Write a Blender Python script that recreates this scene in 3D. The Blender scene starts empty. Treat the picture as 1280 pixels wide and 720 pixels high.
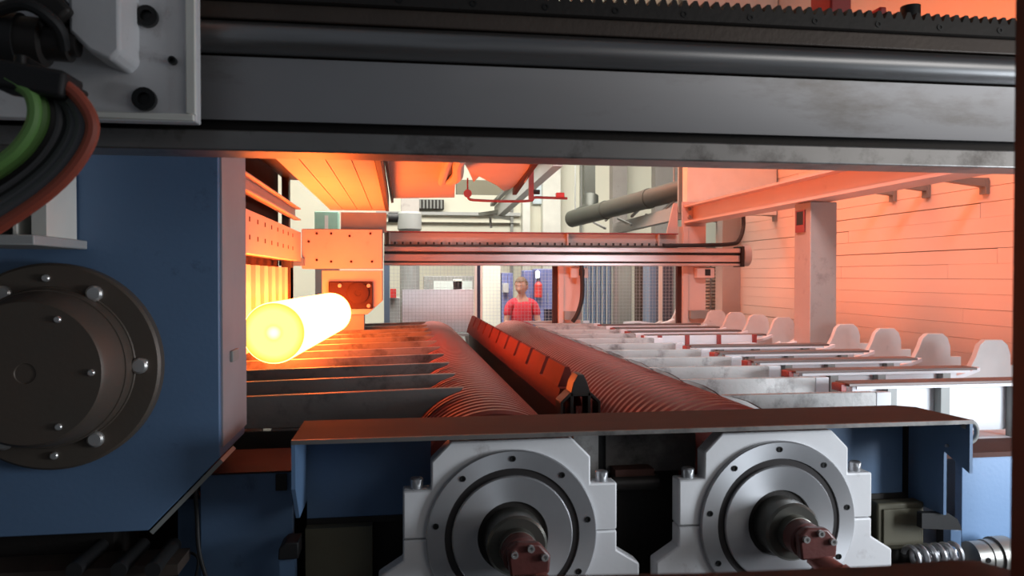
import bpy, bmesh, math, random
from mathutils import Vector, Matrix
random.seed(7)
sc = bpy.context.scene
COL = sc.collection
PI = math.pi

# ------------------------------------------------------------------ camera
YAW = math.radians(8.3); PITCH = math.radians(0.9); F = 960.0; CZ = 1.75
cam_d = bpy.data.cameras.new('camera'); cam = bpy.data.objects.new('camera', cam_d); COL.objects.link(cam)
cam_d.sensor_width = 36.0; cam_d.lens = F / 1280 * 36
cam.location = (0, 0, CZ)
cam.rotation_euler = (PI / 2 - PITCH, 0, -YAW)
cam_d.clip_start = 0.05; cam_d.clip_end = 200
cam_d.dof.use_dof = True; cam_d.dof.focus_distance = 5.0; cam_d.dof.aperture_fstop = 5.0
sc.camera = cam
# ------------------------------------------------------------------ view, world, lights
sc.view_settings.view_transform = 'Standard'; sc.view_settings.look = 'None'
sc.view_settings.gamma = 1.0; sc.view_settings.use_curve_mapping = False
sc.view_settings.exposure = 0.0
w = bpy.data.worlds.new('world'); sc.world = w; w.use_nodes = True
w.node_tree.nodes['Background'].inputs[0].default_value = (0.80, 0.88, 1.0, 1)
w.node_tree.nodes['Background'].inputs[1].default_value = 0.10

def area(name, loc, target, sx, sy, power, color, spread=180):
    l = bpy.data.lights.new(name, 'AREA'); l.shape = 'RECTANGLE'; l.size = sx; l.size_y = sy
    l.energy = power; l.color = color; l.spread = math.radians(spread)
    o = bpy.data.objects.new(name, l); COL.objects.link(o); o.location = loc
    d = Vector(target) - Vector(loc)
    o.rotation_euler = d.to_track_quat('-Z', 'Y').to_euler()
    return o
area('skylight_bed', (2.4, 6.4, 5.3), (2.1, 6.0, 0), 2.4, 6.0, 22, (0.90, 0.96, 1.0), 90)
area('skylight_hall', (0.9, 10.6, 5.3), (0.9, 14.0, 0.9), 7, 3, 760, (1.0, 0.97, 0.88), 160)
area('fence_fill', (0.9, 8.3, 4.9), (0.9, 10.6, 1.2), 3.0, 0.6, 48, (1.0, 0.98, 0.95), 75)  # added lamp to brighten the board, man and cabinets behind the fence
area('hall_lamps', (1.3, 2.7, 5.2), (2.0, 6.0, 1.2), 1.6, 0.8, 34, (0.92, 0.96, 1.0), 75)
area('front_fill', (3.75, 1.2, 1.35), (2.1, 2.8, 0.9), 1.0, 1.0, 50, (0.86, 0.93, 1.0), 110)  # added lamp that brightens the housings under the hood; no window there
area('beam_fill', (3.7, -0.9, 2.8), (1.4, 2.0, 2.2), 2.6, 1.3, 14, (1.0, 0.97, 0.93), 130)  # added lamp giving the beam's cover plate its silver reflection
area('wall_orange_fill', (2.1, 7.2, 4.4), (4.4, 7.2, 2.3), 7.0, 0.8, 95, (1.0, 0.18, 0.045), 90)  # added orange lamp that colours the plank wall; no furnace stands there

# ------------------------------------------------------------------ pixel -> world helpers (machine frame: X right, Y deep, Z up)
_R = Matrix.Rotation(-YAW, 3, 'Z') @ Matrix.Rotation(PI / 2 - PITCH, 3, 'X')
def ray(px, py): return _R @ Vector(((px - 640) / F, (360 - py) / F, -1.0))
def PY(px, py, Y):
    d = ray(px, py); return Vector((0, 0, CZ)) + d * (Y / d.y)
def PZ(px, py, z):
    d = ray(px, py); return Vector((0, 0, CZ)) + d * ((z - CZ) / d.z)
def PX(px, py, x):
    d = ray(px, py); return Vector((0, 0, CZ)) + d * (x / d.x)

# ------------------------------------------------------------------ materials
MATS = {}
def mat(name, c, rough=0.5, metal=0.0, c2=None, scale=6.0, dirt=None, dirt_amt=0.45, dscale=3.0, bump=0.0, bscale=60.0, stretch=(1, 1, 1), spec=0.5):
    if name in MATS: return MATS[name]
    m = bpy.data.materials.new(name); m.use_nodes = True; nt = m.node_tree; N = nt.nodes; L = nt.links
    b = N['Principled BSDF']; b.inputs['Roughness'].default_value = rough; b.inputs['Metallic'].default_value = metal
    b.inputs['Specular IOR Level'].default_value = spec
    g = N.new('ShaderNodeNewGeometry'); mp = N.new('ShaderNodeMapping'); mp.inputs['Scale'].default_value = stretch
    L.new(g.outputs['Position'], mp.inputs['Vector'])
    n1 = N.new('ShaderNodeTexNoise'); n1.inputs['Scale'].default_value = scale; n1.inputs['Detail'].default_value = 6
    L.new(mp.outputs[0], n1.inputs['Vector'])
    mx = N.new('ShaderNodeMix'); mx.data_type = 'RGBA'
    c2 = c2 or tuple(x * 0.8 for x in c)
    mx.inputs['A'].default_value = (*c, 1); mx.inputs['B'].default_value = (*c2, 1)
    L.new(n1.outputs['Fac'], mx.inputs['Factor'])
    out = mx.outputs['Result']
    if dirt:
        n2 = N.new('ShaderNodeTexNoise'); n2.inputs['Scale'].default_value = dscale; n2.inputs['Detail'].default_value = 8; n2.inputs['Roughness'].default_value = 0.7
        L.new(mp.outputs[0], n2.inputs['Vector'])
        r = N.new('ShaderNodeValToRGB'); r.color_ramp.elements[0].position = 1 - dirt_amt - 0.08; r.color_ramp.elements[1].position = 1 - dirt_amt + 0.12
        L.new(n2.outputs['Fac'], r.inputs[0])
        m2 = N.new('ShaderNodeMix'); m2.data_type = 'RGBA'; m2.inputs['B'].default_value = (*dirt, 1)
        L.new(out, m2.inputs['A']); L.new(r.outputs[0], m2.inputs['Factor']); out = m2.outputs['Result']
    L.new(out, b.inputs['Base Color'])
    if bump:
        n3 = N.new('ShaderNodeTexNoise'); n3.inputs['Scale'].default_value = bscale; n3.inputs['Detail'].default_value = 4
        L.new(mp.outputs[0], n3.inputs['Vector'])
        bp = N.new('ShaderNodeBump'); bp.inputs['Strength'].default_value = bump; bp.inputs['Distance'].default_value = 0.01
        L.new(n3.outputs['Fac'], bp.inputs['Height']); L.new(bp.outputs[0], b.inputs['Normal'])
    MATS[name] = m; return m

BLUE = mat('blue_paint', (0.12, 0.21, 0.36), 0.45, c2=(0.10, 0.175, 0.30), scale=4, dirt=(0.03, 0.05, 0.09), dirt_amt=0.30, dscale=7, bump=0.05)
BLACKSTEEL = mat('black_steel', (0.020, 0.019, 0.018), 0.5, 0.4, c2=(0.034, 0.028, 0.025), scale=9, bump=0.08)
BLACK = mat('black_rubber', (0.012, 0.012, 0.013), 0.6)
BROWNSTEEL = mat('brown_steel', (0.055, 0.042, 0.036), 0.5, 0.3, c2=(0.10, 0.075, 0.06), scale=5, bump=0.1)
FLANGE = mat('flange_steel', (0.085, 0.078, 0.066), 0.5, 0.2, c2=(0.12, 0.085, 0.065), scale=5, bump=0.05)
SILVER = mat('silver_steel', (0.44, 0.44, 0.46), 0.5, 0.85, c2=(0.34, 0.33, 0.33), scale=1.6, dirt=(0.24, 0.22, 0.20), dirt_amt=0.4, dscale=2.2, stretch=(0.6, 1, 2))
MACHINED = mat('machined_steel', (0.55, 0.56, 0.58), 0.38, 0.6, c2=(0.45, 0.45, 0.47), scale=12)
_n = MACHINED.node_tree; _t = _n.nodes.new('ShaderNodeTangent'); _t.direction_type = 'RADIAL'; _t.axis = 'Y'
_p = _n.nodes['Principled BSDF']; _p.inputs['Anisotropic'].default_value = 0.75; _p.inputs['Metallic'].default_value = 0.75; _n.links.new(_t.outputs[0], _p.inputs['Tangent'])
DARKRING = mat('dark_groove', (0.06, 0.055, 0.055), 0.4, 0.6)
WHITEP = mat('white_paint', (0.72, 0.72, 0.73), 0.45, c2=(0.60, 0.60, 0.62), scale=5, dirt=(0.30, 0.26, 0.25), dirt_amt=0.33, dscale=6, bump=0.04)
CLEANWHITE = mat('clean_white', (0.70, 0.71, 0.74), 0.5, c2=(0.63, 0.64, 0.67), scale=3, dirt=(0.5, 0.48, 0.47), dirt_amt=0.28, dscale=6)
GREYWHITE = mat('scaled_grey', (0.52, 0.51, 0.50), 0.5, 0.15, c2=(0.36, 0.35, 0.34), scale=7, dirt=(0.10, 0.09, 0.085), dirt_amt=0.40, dscale=5, bump=0.1)
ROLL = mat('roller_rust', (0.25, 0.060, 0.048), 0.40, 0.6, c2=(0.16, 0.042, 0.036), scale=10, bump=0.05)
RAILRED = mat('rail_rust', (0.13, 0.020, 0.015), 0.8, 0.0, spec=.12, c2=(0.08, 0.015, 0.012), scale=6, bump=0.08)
ARMSTEEL = mat('arm_steel', (0.13, 0.12, 0.115), 0.48, 0.3, c2=(0.21, 0.195, 0.185), scale=5, dirt=(0.035, 0.032, 0.03), dirt_amt=0.42, dscale=4, bump=0.15, bscale=30)
RUST = mat('rust_plate', (0.075, 0.030, 0.023), 0.72, 0.0, spec=.2, c2=(0.042, 0.020, 0.016), scale=3.5, dirt=(0.07, 0.035, 0.03), dirt_amt=0.36, dscale=4, bump=0.1, stretch=(1, 3, 1))
RAILTOP = mat('rail_top_brown', (0.15, 0.12, 0.11), 0.5, 0.2, c2=(0.12, 0.085, 0.08), scale=8)
REDP = mat('dark_red_paint', (0.30, 0.035, 0.03), 0.45, c2=(0.2, 0.03, 0.025))
BRIGHTRED = mat('red_paint', (0.62, 0.045, 0.04), 0.4)
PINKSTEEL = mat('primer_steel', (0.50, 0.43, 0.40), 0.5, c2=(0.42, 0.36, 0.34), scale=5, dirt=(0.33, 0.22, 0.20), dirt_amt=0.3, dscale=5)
CREAM = mat('cream_wall', (0.74, 0.73, 0.62), 0.8, c2=(0.68, 0.67, 0.57), scale=1)
CREAMW = mat('cream_white', (0.84, 0.84, 0.78), 0.7)
CONCRETE = mat('concrete', (0.40, 0.37, 0.35), 0.85, c2=(0.31, 0.285, 0.27), scale=4, dirt=(0.22, 0.20, 0.19), dirt_amt=0.34, dscale=5, bump=0.1)
PLANK = mat('plank_white', (0.70, 0.66, 0.62), 0.7, c2=(0.63, 0.59, 0.55), scale=1.5, stretch=(1, 0.3, 2))
GREY = mat('grey_paint', (0.28, 0.29, 0.28), 0.5, c2=(0.22, 0.23, 0.22))
MIDGREY = mat('light_grey', (0.46, 0.47, 0.47), 0.5)
DARKDUCT = mat('dark_duct', (0.075, 0.08, 0.07), 0.45, 0.3, c2=(0.055, 0.058, 0.05))
OLIVE = mat('olive_box', (0.11, 0.10, 0.065), 0.6)
FLOORM = mat('floor_concrete', (0.10, 0.095, 0.09), 0.8, c2=(0.06, 0.058, 0.055), scale=2, dirt=(0.03, 0.03, 0.03), dirt_amt=0.4)
STEELBLUE = mat('steel_blue', (0.20, 0.30, 0.42), 0.5, c2=(0.17, 0.26, 0.37))
CABBLUE = mat('cabinet_blue', (0.17, 0.20, 0.42), 0.5)
GREENP = mat('green_paint', (0.36, 0.62, 0.48), 0.5)
GREENC = mat('green_cable', (0.16, 0.34, 0.09), 0.5)
GREYC = mat('grey_cable', (0.13, 0.13, 0.14), 0.5)
ORANGEC = mat('orange_cable', (0.40, 0.085, 0.05), 0.5)
BOLT = mat('bright_bolt', (0.62, 0.61, 0.60), 0.3, 0.7)
BLACKBOLT = mat('black_bolt', (0.012, 0.012, 0.012), 0.4, 0.3)
COPPER = mat('copper_red', (0.30, 0.11, 0.09), 0.35, 0.5, c2=(0.2, 0.06, 0.05), scale=15)
WIRE = mat('galvanised_wire', (0.55, 0.55, 0.58), 0.4, 0.5)
SKIN = mat('skin', (0.62, 0.36, 0.27), 0.55)
HAIR = mat('hair_brown', (0.16, 0.10, 0.06), 0.7)
SHIRT = mat('red_shirt', (0.62, 0.035, 0.06), 0.8, c2=(0.5, 0.03, 0.05), scale=12)
TROUSER = mat('navy_trousers', (0.03, 0.035, 0.07), 0.8)
SHOE = mat('black_shoe', (0.02, 0.02, 0.02), 0.5)
EYE = mat('eye_white', (0.8, 0.8, 0.8), 0.3)

def emis(name, stops, cx=None, axis=None, strength=1.0):
    m = bpy.data.materials.new(name); m.use_nodes = True; nt = m.node_tree; N = nt.nodes; L = nt.links
    N.remove(N['Principled BSDF']); e = N.new('ShaderNodeEmission'); L.new(e.outputs[0], N['Material Output'].inputs[0])
    e.inputs[1].default_value = strength
    tc = N.new('ShaderNodeTexCoord'); ns = N.new('ShaderNodeTexNoise'); ns.inputs['Scale'].default_value = 5; L.new(tc.outputs['Object'], ns.inputs['Vector'])
    ln = N.new('ShaderNodeVectorMath'); ln.operation = 'LENGTH'
    mp = N.new('ShaderNodeMapping'); mp.inputs['Scale'].default_value = (1, 0, 1); L.new(tc.outputs['Object'], mp.inputs[0]); L.new(mp.outputs[0], ln.inputs[0])
    r = N.new('ShaderNodeValToRGB'); cr = r.color_ramp
    while len(cr.elements) < len(stops): cr.elements.new(0.5)
    for el, (p, c) in zip(cr.elements, stops): el.position = p; el.color = (*c, 1)
    ad = N.new('ShaderNodeMath'); ad.operation = 'MULTIPLY_ADD'; ad.inputs[1].default_value = 0.08; L.new(ns.outputs['Fac'], ad.inputs[0])
    sb = N.new('ShaderNodeMath'); sb.operation = 'MULTIPLY'; sb.inputs[1].default_value = 1 / 0.182; L.new(ln.outputs['Value'], sb.inputs[0])
    sub = N.new('ShaderNodeMath'); sub.operation = 'SUBTRACT'; sub.inputs[1].default_value = 0.04; L.new(sb.outputs[0], sub.inputs[0])
    L.new(sub.outputs[0], ad.inputs[2]); L.new(ad.outputs[0], r.inputs[0]); L.new(r.outputs[0], e.inputs[0])
    return m
# hot steel: the cut face is cooler and yellow, the barrel white hot
HOTSIDE = emis('hot_steel_side', [(0, (1, .15, .025)), (1, (1, .15, .025))], strength=42)
HOTFACE = emis('hot_steel_face', [(0.0, (.5, .36, .36)), (0.10, (.5, .36, .30)), (0.24, (.5, .36, .10)), (0.34, (.5, .36, .13)), (0.72, (.5, .36, .13)), (0.9, (.5, .33, .055)), (1.0, (.5, .24, .03))], strength=3.0)

# ------------------------------------------------------------------ mesh builder
class MB:
    def __init__(s): s.v = []; s.f = []
    def add(s, vs, fs):
        o = len(s.v); s.v += [Vector(v) for v in vs]; s.f += [[o + i for i in f] for f in fs]; return s
    def box(s, a, b):
        x0, y0, z0 = a; x1, y1, z1 = b
        return s.add([(x0, y0, z0), (x1, y0, z0), (x1, y1, z0), (x0, y1, z0), (x0, y0, z1), (x1, y0, z1), (x1, y1, z1), (x0, y1, z1)],
                     [(3, 2, 1, 0), (4, 5, 6, 7), (0, 1, 5, 4), (1, 2, 6, 5), (2, 3, 7, 6), (3, 0, 4, 7)])
    def cbox(s, c, d): return s.box([c[i] - d[i] / 2 for i in range(3)], [c[i] + d[i] / 2 for i in range(3)])
    def prism(s, poly, axis, a, b):      # polygon in the other two axes, extruded a..b along axis
        def mk(p, t): return (t, p[0], p[1]) if axis == 'x' else (p[0], t, p[1]) if axis == 'y' else (p[0], p[1], t)
        n = len(poly); vs = [mk(p, a) for p in poly] + [mk(p, b) for p in poly]
        return s.add(vs, [list(range(n))[::-1], list(range(n, 2 * n))] + [(i, (i + 1) % n, n + (i + 1) % n, n + i) for i in range(n)])
    def bar(s, p, q, wd, h=None, up=(0, 0, 1)):     # rectangular bar p..q
        p, q = Vector(p), Vector(q); h = h or wd; d = (q - p).normalized(); up = Vector(up)
        if abs(d.dot(up)) > .98: up = Vector((0, 1, 0))
        r = d.cross(up).normalized() * (wd / 2); u = r.cross(d).normalized() * (h / 2)
        vs = [p - r - u, p + r - u, p + r + u, p - r + u, q - r - u, q + r - u, q + r + u, q - r + u]
        return s.add(vs, [(0, 1, 2, 3), (7, 6, 5, 4), (0, 4, 5, 1), (1, 5, 6, 2), (2, 6, 7, 3), (3, 7, 4, 0)])
    def lathe(s, p, axis, prof, seg=32):    # prof: (t along axis, radius)
        p = Vector(p); d = Vector(axis).normalized(); a = d.orthogonal().normalized(); b = d.cross(a)
        o = len(s.v)
        for t, r in prof:
            for k in range(seg):
                an = 2 * PI * k / seg; s.v.append(p + d * t + (a * math.cos(an) + b * math.sin(an)) * r)
        for i in range(len(prof) - 1):
            for k in range(seg):
                k2 = (k + 1) % seg
                s.f.append([o + i * seg + k, o + i * seg + k2, o + (i + 1) * seg + k2, o + (i + 1) * seg + k])
        if prof[0][1] > 1e-6: s.f.append([o + k for k in range(seg)][::-1])
        if prof[-1][1] > 1e-6: s.f.append([o + (len(prof) - 1) * seg + k for k in range(seg)])
        return s
    def cyl(s, p, q, r, seg=20, r2=None):
        p, q = Vector(p), Vector(q); return s.lathe(p, q - p, [(0, r), ((q - p).length, r2 if r2 is not None else r)], seg)
    def tube(s, pts, r, seg=10):
        pts = [Vector(p) for p in pts]
        # catmull-rom
        P = [pts[0]] + pts + [pts[-1]]; path = []
        for i in range(1, len(P) - 2):
            for k in range(6):
                t = k / 6; a, b, c, d = P[i - 1], P[i], P[i + 1], P[i + 2]
                path.append(0.5 * ((2 * b) + (c - a) * t + (2 * a - 5 * b + 4 * c - d) * t * t + (3 * b - a - 3 * c + d) * t ** 3))
        path.append(pts[-1]); o = len(s.v); n = len(path); ref = None
        for i, p in enumerate(path):
            d = (path[min(i + 1, n - 1)] - path[max(i - 1, 0)]).normalized()
            ref = d.orthogonal().normalized() if ref is None else (ref - d * ref.dot(d)).normalized()
            b = d.cross(ref)
            for k in range(seg):
                an = 2 * PI * k / seg; s.v.append(p + (ref * math.cos(an) + b * math.sin(an)) * r)
        for i in range(n - 1):
            for k in range(seg):
                k2 = (k + 1) % seg; s.f.append([o + i * seg + k, o + i * seg + k2, o + (i + 1) * seg + k2, o + (i + 1) * seg + k])
        s.f.append([o + k for k in range(seg)][::-1]); s.f.append([o + (n - 1) * seg + k for k in range(seg)])
        return s
    def mesh(s, name, m, off=(0, 0, 0)):
        me = bpy.data.meshes.new(name); off = Vector(off)
        me.from_pydata([tuple(v - off) for v in s.v], [], s.f)
        bm = bmesh.new(); bm.from_mesh(me); bmesh.ops.recalc_face_normals(bm, faces=bm.faces); bm.to_mesh(me); bm.free()
        me.polygons.foreach_set('use_smooth', [True] * len(me.polygons)); me.set_sharp_from_angle(angle=math.radians(32))
        me.materials.append(m); return me

def root_of(o):
    while o.parent: o = o.parent
    return o
def obj(name, mb, m, parent=None, bevel=0.0, origin=None):
    """links ONE mesh object; vertices are given in world coordinates"""
    if parent:
        off = root_of(parent).location
    else:
        off = Vector(origin) if origin else Vector(((min(v.x for v in mb.v) + max(v.x for v in mb.v)) / 2, (min(v.y for v in mb.v) + max(v.y for v in mb.v)) / 2, min(v.z for v in mb.v)))
    o = bpy.data.objects.new(name, mb.mesh(name, m, off)); COL.objects.link(o)
    if parent: o.parent = parent
    else: o.location = off
    if bevel:
        b = o.modifiers.new('bevel', 'BEVEL'); b.width = bevel; b.segments = 2; b.limit_method = 'ANGLE'; b.angle_limit = math.radians(40)
    return o
def copy_to(o, delta):        # a part again, moved by delta
    c = o.copy(); COL.objects.link(c); c.location = o.location + Vector(delta); return c
def thing(name, label, cat, loc=(0, 0, 0), group=None):
    o = bpy.data.objects.new(name, None); o.empty_display_size = 0.1; COL.objects.link(o); o.location = loc
    o['label'] = label; o['category'] = cat
    if group: o['group'] = group
    return o
def tag(o, label, cat, group=None):
    o['label'] = label; o['category'] = cat
    if group: o['group'] = group
    return o
def struct(name, mb, m, parent=None):
    o = obj(name, mb, m, parent)
    if not parent: o['kind'] = 'structure'
    return o
def stuff(o): o['kind'] = 'stuff'; return o

# ================================================================== SETTING
XW = 4.3
struct('floor', MB().box((-4, -3, -0.1), (8, 15.4, 0)), FLOORM)
struct('ceiling', MB().box((-4, 1.4, 5.5), (8, 15.4, 5.6)), CREAM)
struct('wall_left', MB().box((-4.1, 0.5, 0), (-4, 15.4, 5.5)), CREAM)
struct('wall_back', MB().box((-4, 15.0, 0), (8, 15.2, 5.5)), CREAM)
wr = bpy.data.objects.new('wall_right', None); COL.objects.link(wr); wr.location = (XW, 6, 0); wr['kind'] = 'structure'
obj('backing', MB().box((XW + 0.035, 1.6, 0), (XW + 0.16, 9.3, 5.5)), BROWNSTEEL, wr)
p0 = None; z = 0.93
# the boards: laid in courses, joints open here and there
k = 0
lengths = [(1.6, 4.55), (4.555, 7.2), (7.205, 9.3)]
while z < 3.02:
    cuts = [1.6, 4.9 + 1.7 * ((k * 37) % 10) / 10 - 0.9, 7.5 + 1.2 * ((k * 53) % 10) / 10 - 0.6, 9.3]
    for a, b in zip(cuts, cuts[1:]):
        gap = random.choice([0.0012, 0.002, 0.0035, 0.007, 0.003])
        tw = random.uniform(-0.003, 0.003)
        mb = MB().box((XW + abs(tw) * 0.7, a + 0.002, z), (XW + 0.04, b - 0.002, z + 0.114 - gap))
        obj('plank', mb, PLANK, wr)
    z += 0.114; k += 1
obj('lower_panel', MB().box((XW, 1.6, 0), (XW + 0.04, 9.3, 0.925)), PLANK, wr)
obj('upper_panel', MB().box((XW, 1.6, z + 0.004), (XW + 0.04, 9.3, 5.5)), PLANK, wr)
struct('trim_1', MB().box((4.06, 9.28, 0), (4.5, 9.5, 5.5)), PINKSTEEL)

# pilasters and beams of the far wall
for i, (pa, pb) in enumerate([(653, 662), (678, 700), (765, 783), (818, 845)]):
    a = PY(pa, 300, 14.8).x; b = PY(pb, 300, 14.8).x
    struct('trim_%d' % (i + 2), MB().box((a, 14.75, 0), (b, 15.0, 5.5)), CREAMW if i < 2 else CONCRETE)
for i, (ya, yb, m) in enumerate([(264, 270, MIDGREY), (277, 279, CONCRETE)]):
    a = PY(470, ya, 14.9); b = PY(650, yb, 14.9)
    struct('trim_%d' % (i + 6), MB().box((a.x, 14.86, b.z), (b.x, 15.0, a.z)), m)
struct('trim_8', MB().box((2.15, 14.9, 0), (2.2, 15.0, 5.5)), GREY)
struct('trim_9', MB().box((3.55, 14.9, 0), (3.58, 15.0, 5.5)), GREY)

# ================================================================== FRONT GANTRY BEAM
BX0, BX1 = -1.62, 2.7
t = thing('gantry_beam', 'large dark steel gantry beam crossing the whole top of the view, with toothed rack', 'beam', (0.5, 2.2, 0))
core = obj('box_girder', MB().box((BX0, 2.06, 2.115), (BX1, 2.14, 2.44)), BROWNSTEEL, t)
obj('upper_strip', MB().box((BX0, 2.015, 2.395), (BX1, 2.06, 2.440)), BROWNSTEEL, t, 0.004)
mb = MB(); mb.box((BX0, 1.995, 2.440), (BX1, 2.05, 2.474)); x = BX0
while x < BX1 - .03:
    mb.prism([(x + .001, 2.4738), (x + .009, 2.494), (x + .018, 2.494), (x + .026, 2.4738)], 'y', 1.995, 2.05); x += 0.030
rk = obj('toothed_rack', mb, BLACKSTEEL, t)
x = BX0 + .1
b0 = None
while x < BX1:
    if b0 is None: b0 = obj('rack_bolt', MB().lathe((x, 1.997, 2.456), (0, -1, 0), [(0, .009), (.004, .009), (.004, .005), (.001, .004)], 12), BLACKBOLT, rk); xb = x
    else: copy_to(b0, (x - xb, 0, 0))
    x += 0.19
obj('guide_rail', MB().cyl((BX0, 2.03, 2.352), (BX1, 2.03, 2.352), 0.040, 28), mat('polished_rail', (0.50, 0.50, 0.51), .36, .9, c2=(.12, .12, .12), scale=3, stretch=(.5, 3, 9)), t)
obj('cover_plate', MB().prism([(2.02, 2.143), (2.03, 2.143), (2.052, 2.25), (2.046, 2.306), (2.036, 2.306), (2.042, 2.25)], 'x', BX0, BX1), SILVER, t)
obj('gap_strip', MB().box((BX0, 2.05, 2.108), (BX1, 2.07, 2.145)), BLACKSTEEL, t)
obj('lower_flange', MB().box((BX0, 1.99, 2.061), (BX1, 2.115, 2.112)), mat('flange_grey', (.20, .19, .185), .4, .7, c2=(.33, .32, .31), scale=5, dirt=(.08, .07, .065), dirt_amt=.42, dscale=6), t, 0.004)
for xx in (BX0 + .05, BX1 - .1):
    obj('end_post', MB().box((xx, 2.0, 0), (xx + .1, 2.14, 2.06)), BLACKSTEEL, t)

# motor and red unit standing behind the rack top
t = thing('drive_unit', 'red drive unit with black round cap behind the rack, top right', 'motor', (1.5, 2.3, 2.44))
a = PY(1030, 8, 2.3); b = PY(1158, 16, 2.3)
obj('base_plate', MB().box((a.x, 2.145, 2.44), (b.x, 2.36, 2.530)), GREY, t, .003)
c = PY(1128, 6, 2.3)
obj('cap', MB().lathe((c.x, 2.26, 2.531), (0, 0, 1), [(0, .05), (.012, .056), (.03, .056), (.036, .03), (.08, .03)], 24), BLACK, t)
c = PY(1035, 0, 2.3)
obj('red_housing', MB().box((c.x - .05, 2.2, 2.531), (c.x + .02, 2.32, 2.70)), BRIGHTRED, t, .006)
obj('red_stub', MB().box((c.x + .14, 2.24, 2.531), (c.x + .165, 2.3, 2.60)), BRIGHTRED, t, .006)

# ================================================================== CARRIAGE BRACKET (top left)
YB = 1.84
t = thing('carriage_bracket', 'grey-white bolted carriage plate riding on the beam, upper left corner', 'bracket', (-.8, YB, 2.1))
pl = [(-1.35, 2.10), (-.457, 2.10), (-.457, 2.49), (-.475, 2.51), (-.475, 2.72), (-.83, 2.72), (-.83, 2.36), (-1.35, 2.36)]
body = obj('plate', MB().prism(pl, 'y', YB, YB + .04), WHITEP, t, .004)
obj('spacer_block', MB().box((-1.3, YB + .041, 2.12), (-.52, 1.985, 2.34)), BLACKSTEEL, t)
obj('bottom_lip', MB().box((-.70, YB - .012, 2.102), (-.462, YB + .002, 2.116)), CREAMW, t, .002)
obj('edge_strip', MB().box((-.478, YB - .010, 2.117), (-.458, YB + .002, 2.485)), CREAMW, t, .002)
a = PY(163, 85, 1.78); b = PY(100, 50, 1.78)
obj('web', MB().prism([(b.x, 2.72), (b.x, b.z), (b.x + .04, b.z - .04), (a.x - .02, a.z), (a.x, a.z + .02), (a.x, 2.72)], 'y', 1.72, YB + .02), WHITEP, t, .008)
for (px, py, r) in [(185, 22, .024), (182, 125, .026), (217, 77, .009), (52, 72, .011), (27, 70, .009)]:
    p = PY(px, py, YB)
    obj('cap_screw', MB().lathe((p.x, YB + .001, p.z), (0, -1, 0), [(0, r), (.016, r), (.016, r * .55), (.006, r * .5)], 18), BLACKBOLT, body)
# dark cylinder and hoses in the recess
t = thing('hydraulic_actuator', 'dark hydraulic actuator with hose in the recess of the white plate', 'actuator', (-.95, 1.7, 2.36))
p = PY(-40, 45, 1.74); q = PY(98, 57, 1.74)
obj('barrel', MB().lathe(p, q - p, [(0, .05), ((q - p).length * .7, .05), ((q - p).length * .72, .036), ((q - p).length * .93, .036), ((q - p).length * .94, .026), ((q - p).length, .024)], 24), BLACKSTEEL, t)
obj('clamp', MB().lathe(p + (q - p) * .35, q - p, [(0, .056), (.03, .056)], 24), BLACK, t)
a = PY(50, -10, 1.74); b = PY(88, 30, 1.74)
obj('mount_lug', MB().bar(a, b, .09, .05), BLACKSTEEL, t, .008)
obj('hose', MB().tube([PY(-20, 20, 1.7), PY(30, 5, 1.66), PY(70, 30, 1.68), PY(80, 60, 1.72)], .013), BLACK, t)
# cable bundle
t = thing('cable_bundle', 'curved bundle of green, grey and orange cables hanging below the white carriage plate', 'cables', PY(60, 200, 1.45))
YC = 1.52
outer = [(58, 92), (98, 122), (116, 160), (96, 205), (52, 248), (-20, 295)]
inner = [(10, 98), (38, 118), (42, 150), (24, 182), (-4, 205), (-40, 225)]
cols = [ORANGEC, GREYC, GREYC, BLACK, GREYC, BLACK, GREENC, GREENC]
for i, m in enumerate(cols):
    f = i / (len(cols) - 1)
    pts = [PY(o_[0] * (1 - f) + n_[0] * f, o_[1] * (1 - f) + n_[1] * f, YC + .05 * math.sin(f * 3.0) - .02 * f) for o_, n_ in zip(outer, inner)]
    obj('cable', MB().tube(pts, .0125 if m is not GREYC else .0155), m, t)
obj('cable_gland', MB().bar(PY(0, 96, YC + .02), PY(92, 112, YC + .02), .09, .05), BLACK, t, .008)
obj('gland_bolt', MB().cyl(PY(26, 92, YC), PY(26, 70, YC), .011, 12), BLACKBOLT, t)
obj('clamp_plate', MB().bar(PY(40, 85, YC + .05), PY(95, 118, YC + .05), .1, .03), BLACKSTEEL, t, .006)

# ================================================================== BLUE FRAME LEFT
YF = 2.6
t = thing('forging_machine', 'dark blue painted machine frame with round flange at the left edge', 'machine', (-1.3, 2.8, 0))
zb = PY(150, 665, YF).z
pd = [PY(275, 572, YF), PY(185, 664, YF)]
poly = [(-2.3, zb), (pd[1].x, zb), (pd[0].x, pd[0].z), (pd[0].x, 2.75), (-2.3, 2.75)]
fr = obj('housing', MB().prism(poly, 'y', YF, YF + .40), BLUE, t, .004)
ed = [Vector((pd[1].x, 0, zb)), Vector((pd[0].x, 0, pd[0].z))]
obj('bottom_edge_strip', MB().bar((ed[0].x + .01, YF + .1, ed[0].z - .008), (ed[1].x + .005, YF + .1, ed[1].z - .01), .014, .2, (0, 1, 0)), GREY, t)
obj('side_plate', MB().box((pd[0].x + .0005, YF + .02, pd[0].z + .03), (pd[0].x + .006, YF + .41, 2.7)), mat('side_grey', (.34, .32, .34), .5), t)
p = PX(289, 440, pd[0].x)
obj('side_clip', MB().box((p.x + .0065, p.y - .05, p.z - .03), (p.x + .016, p.y + .05, p.z + .008)), GREY, t, .002)
obj('pedestal', MB().box((-2.2, 2.72, 0), (-.95, 2.98, zb + .002)), BLACKSTEEL, t)
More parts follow.
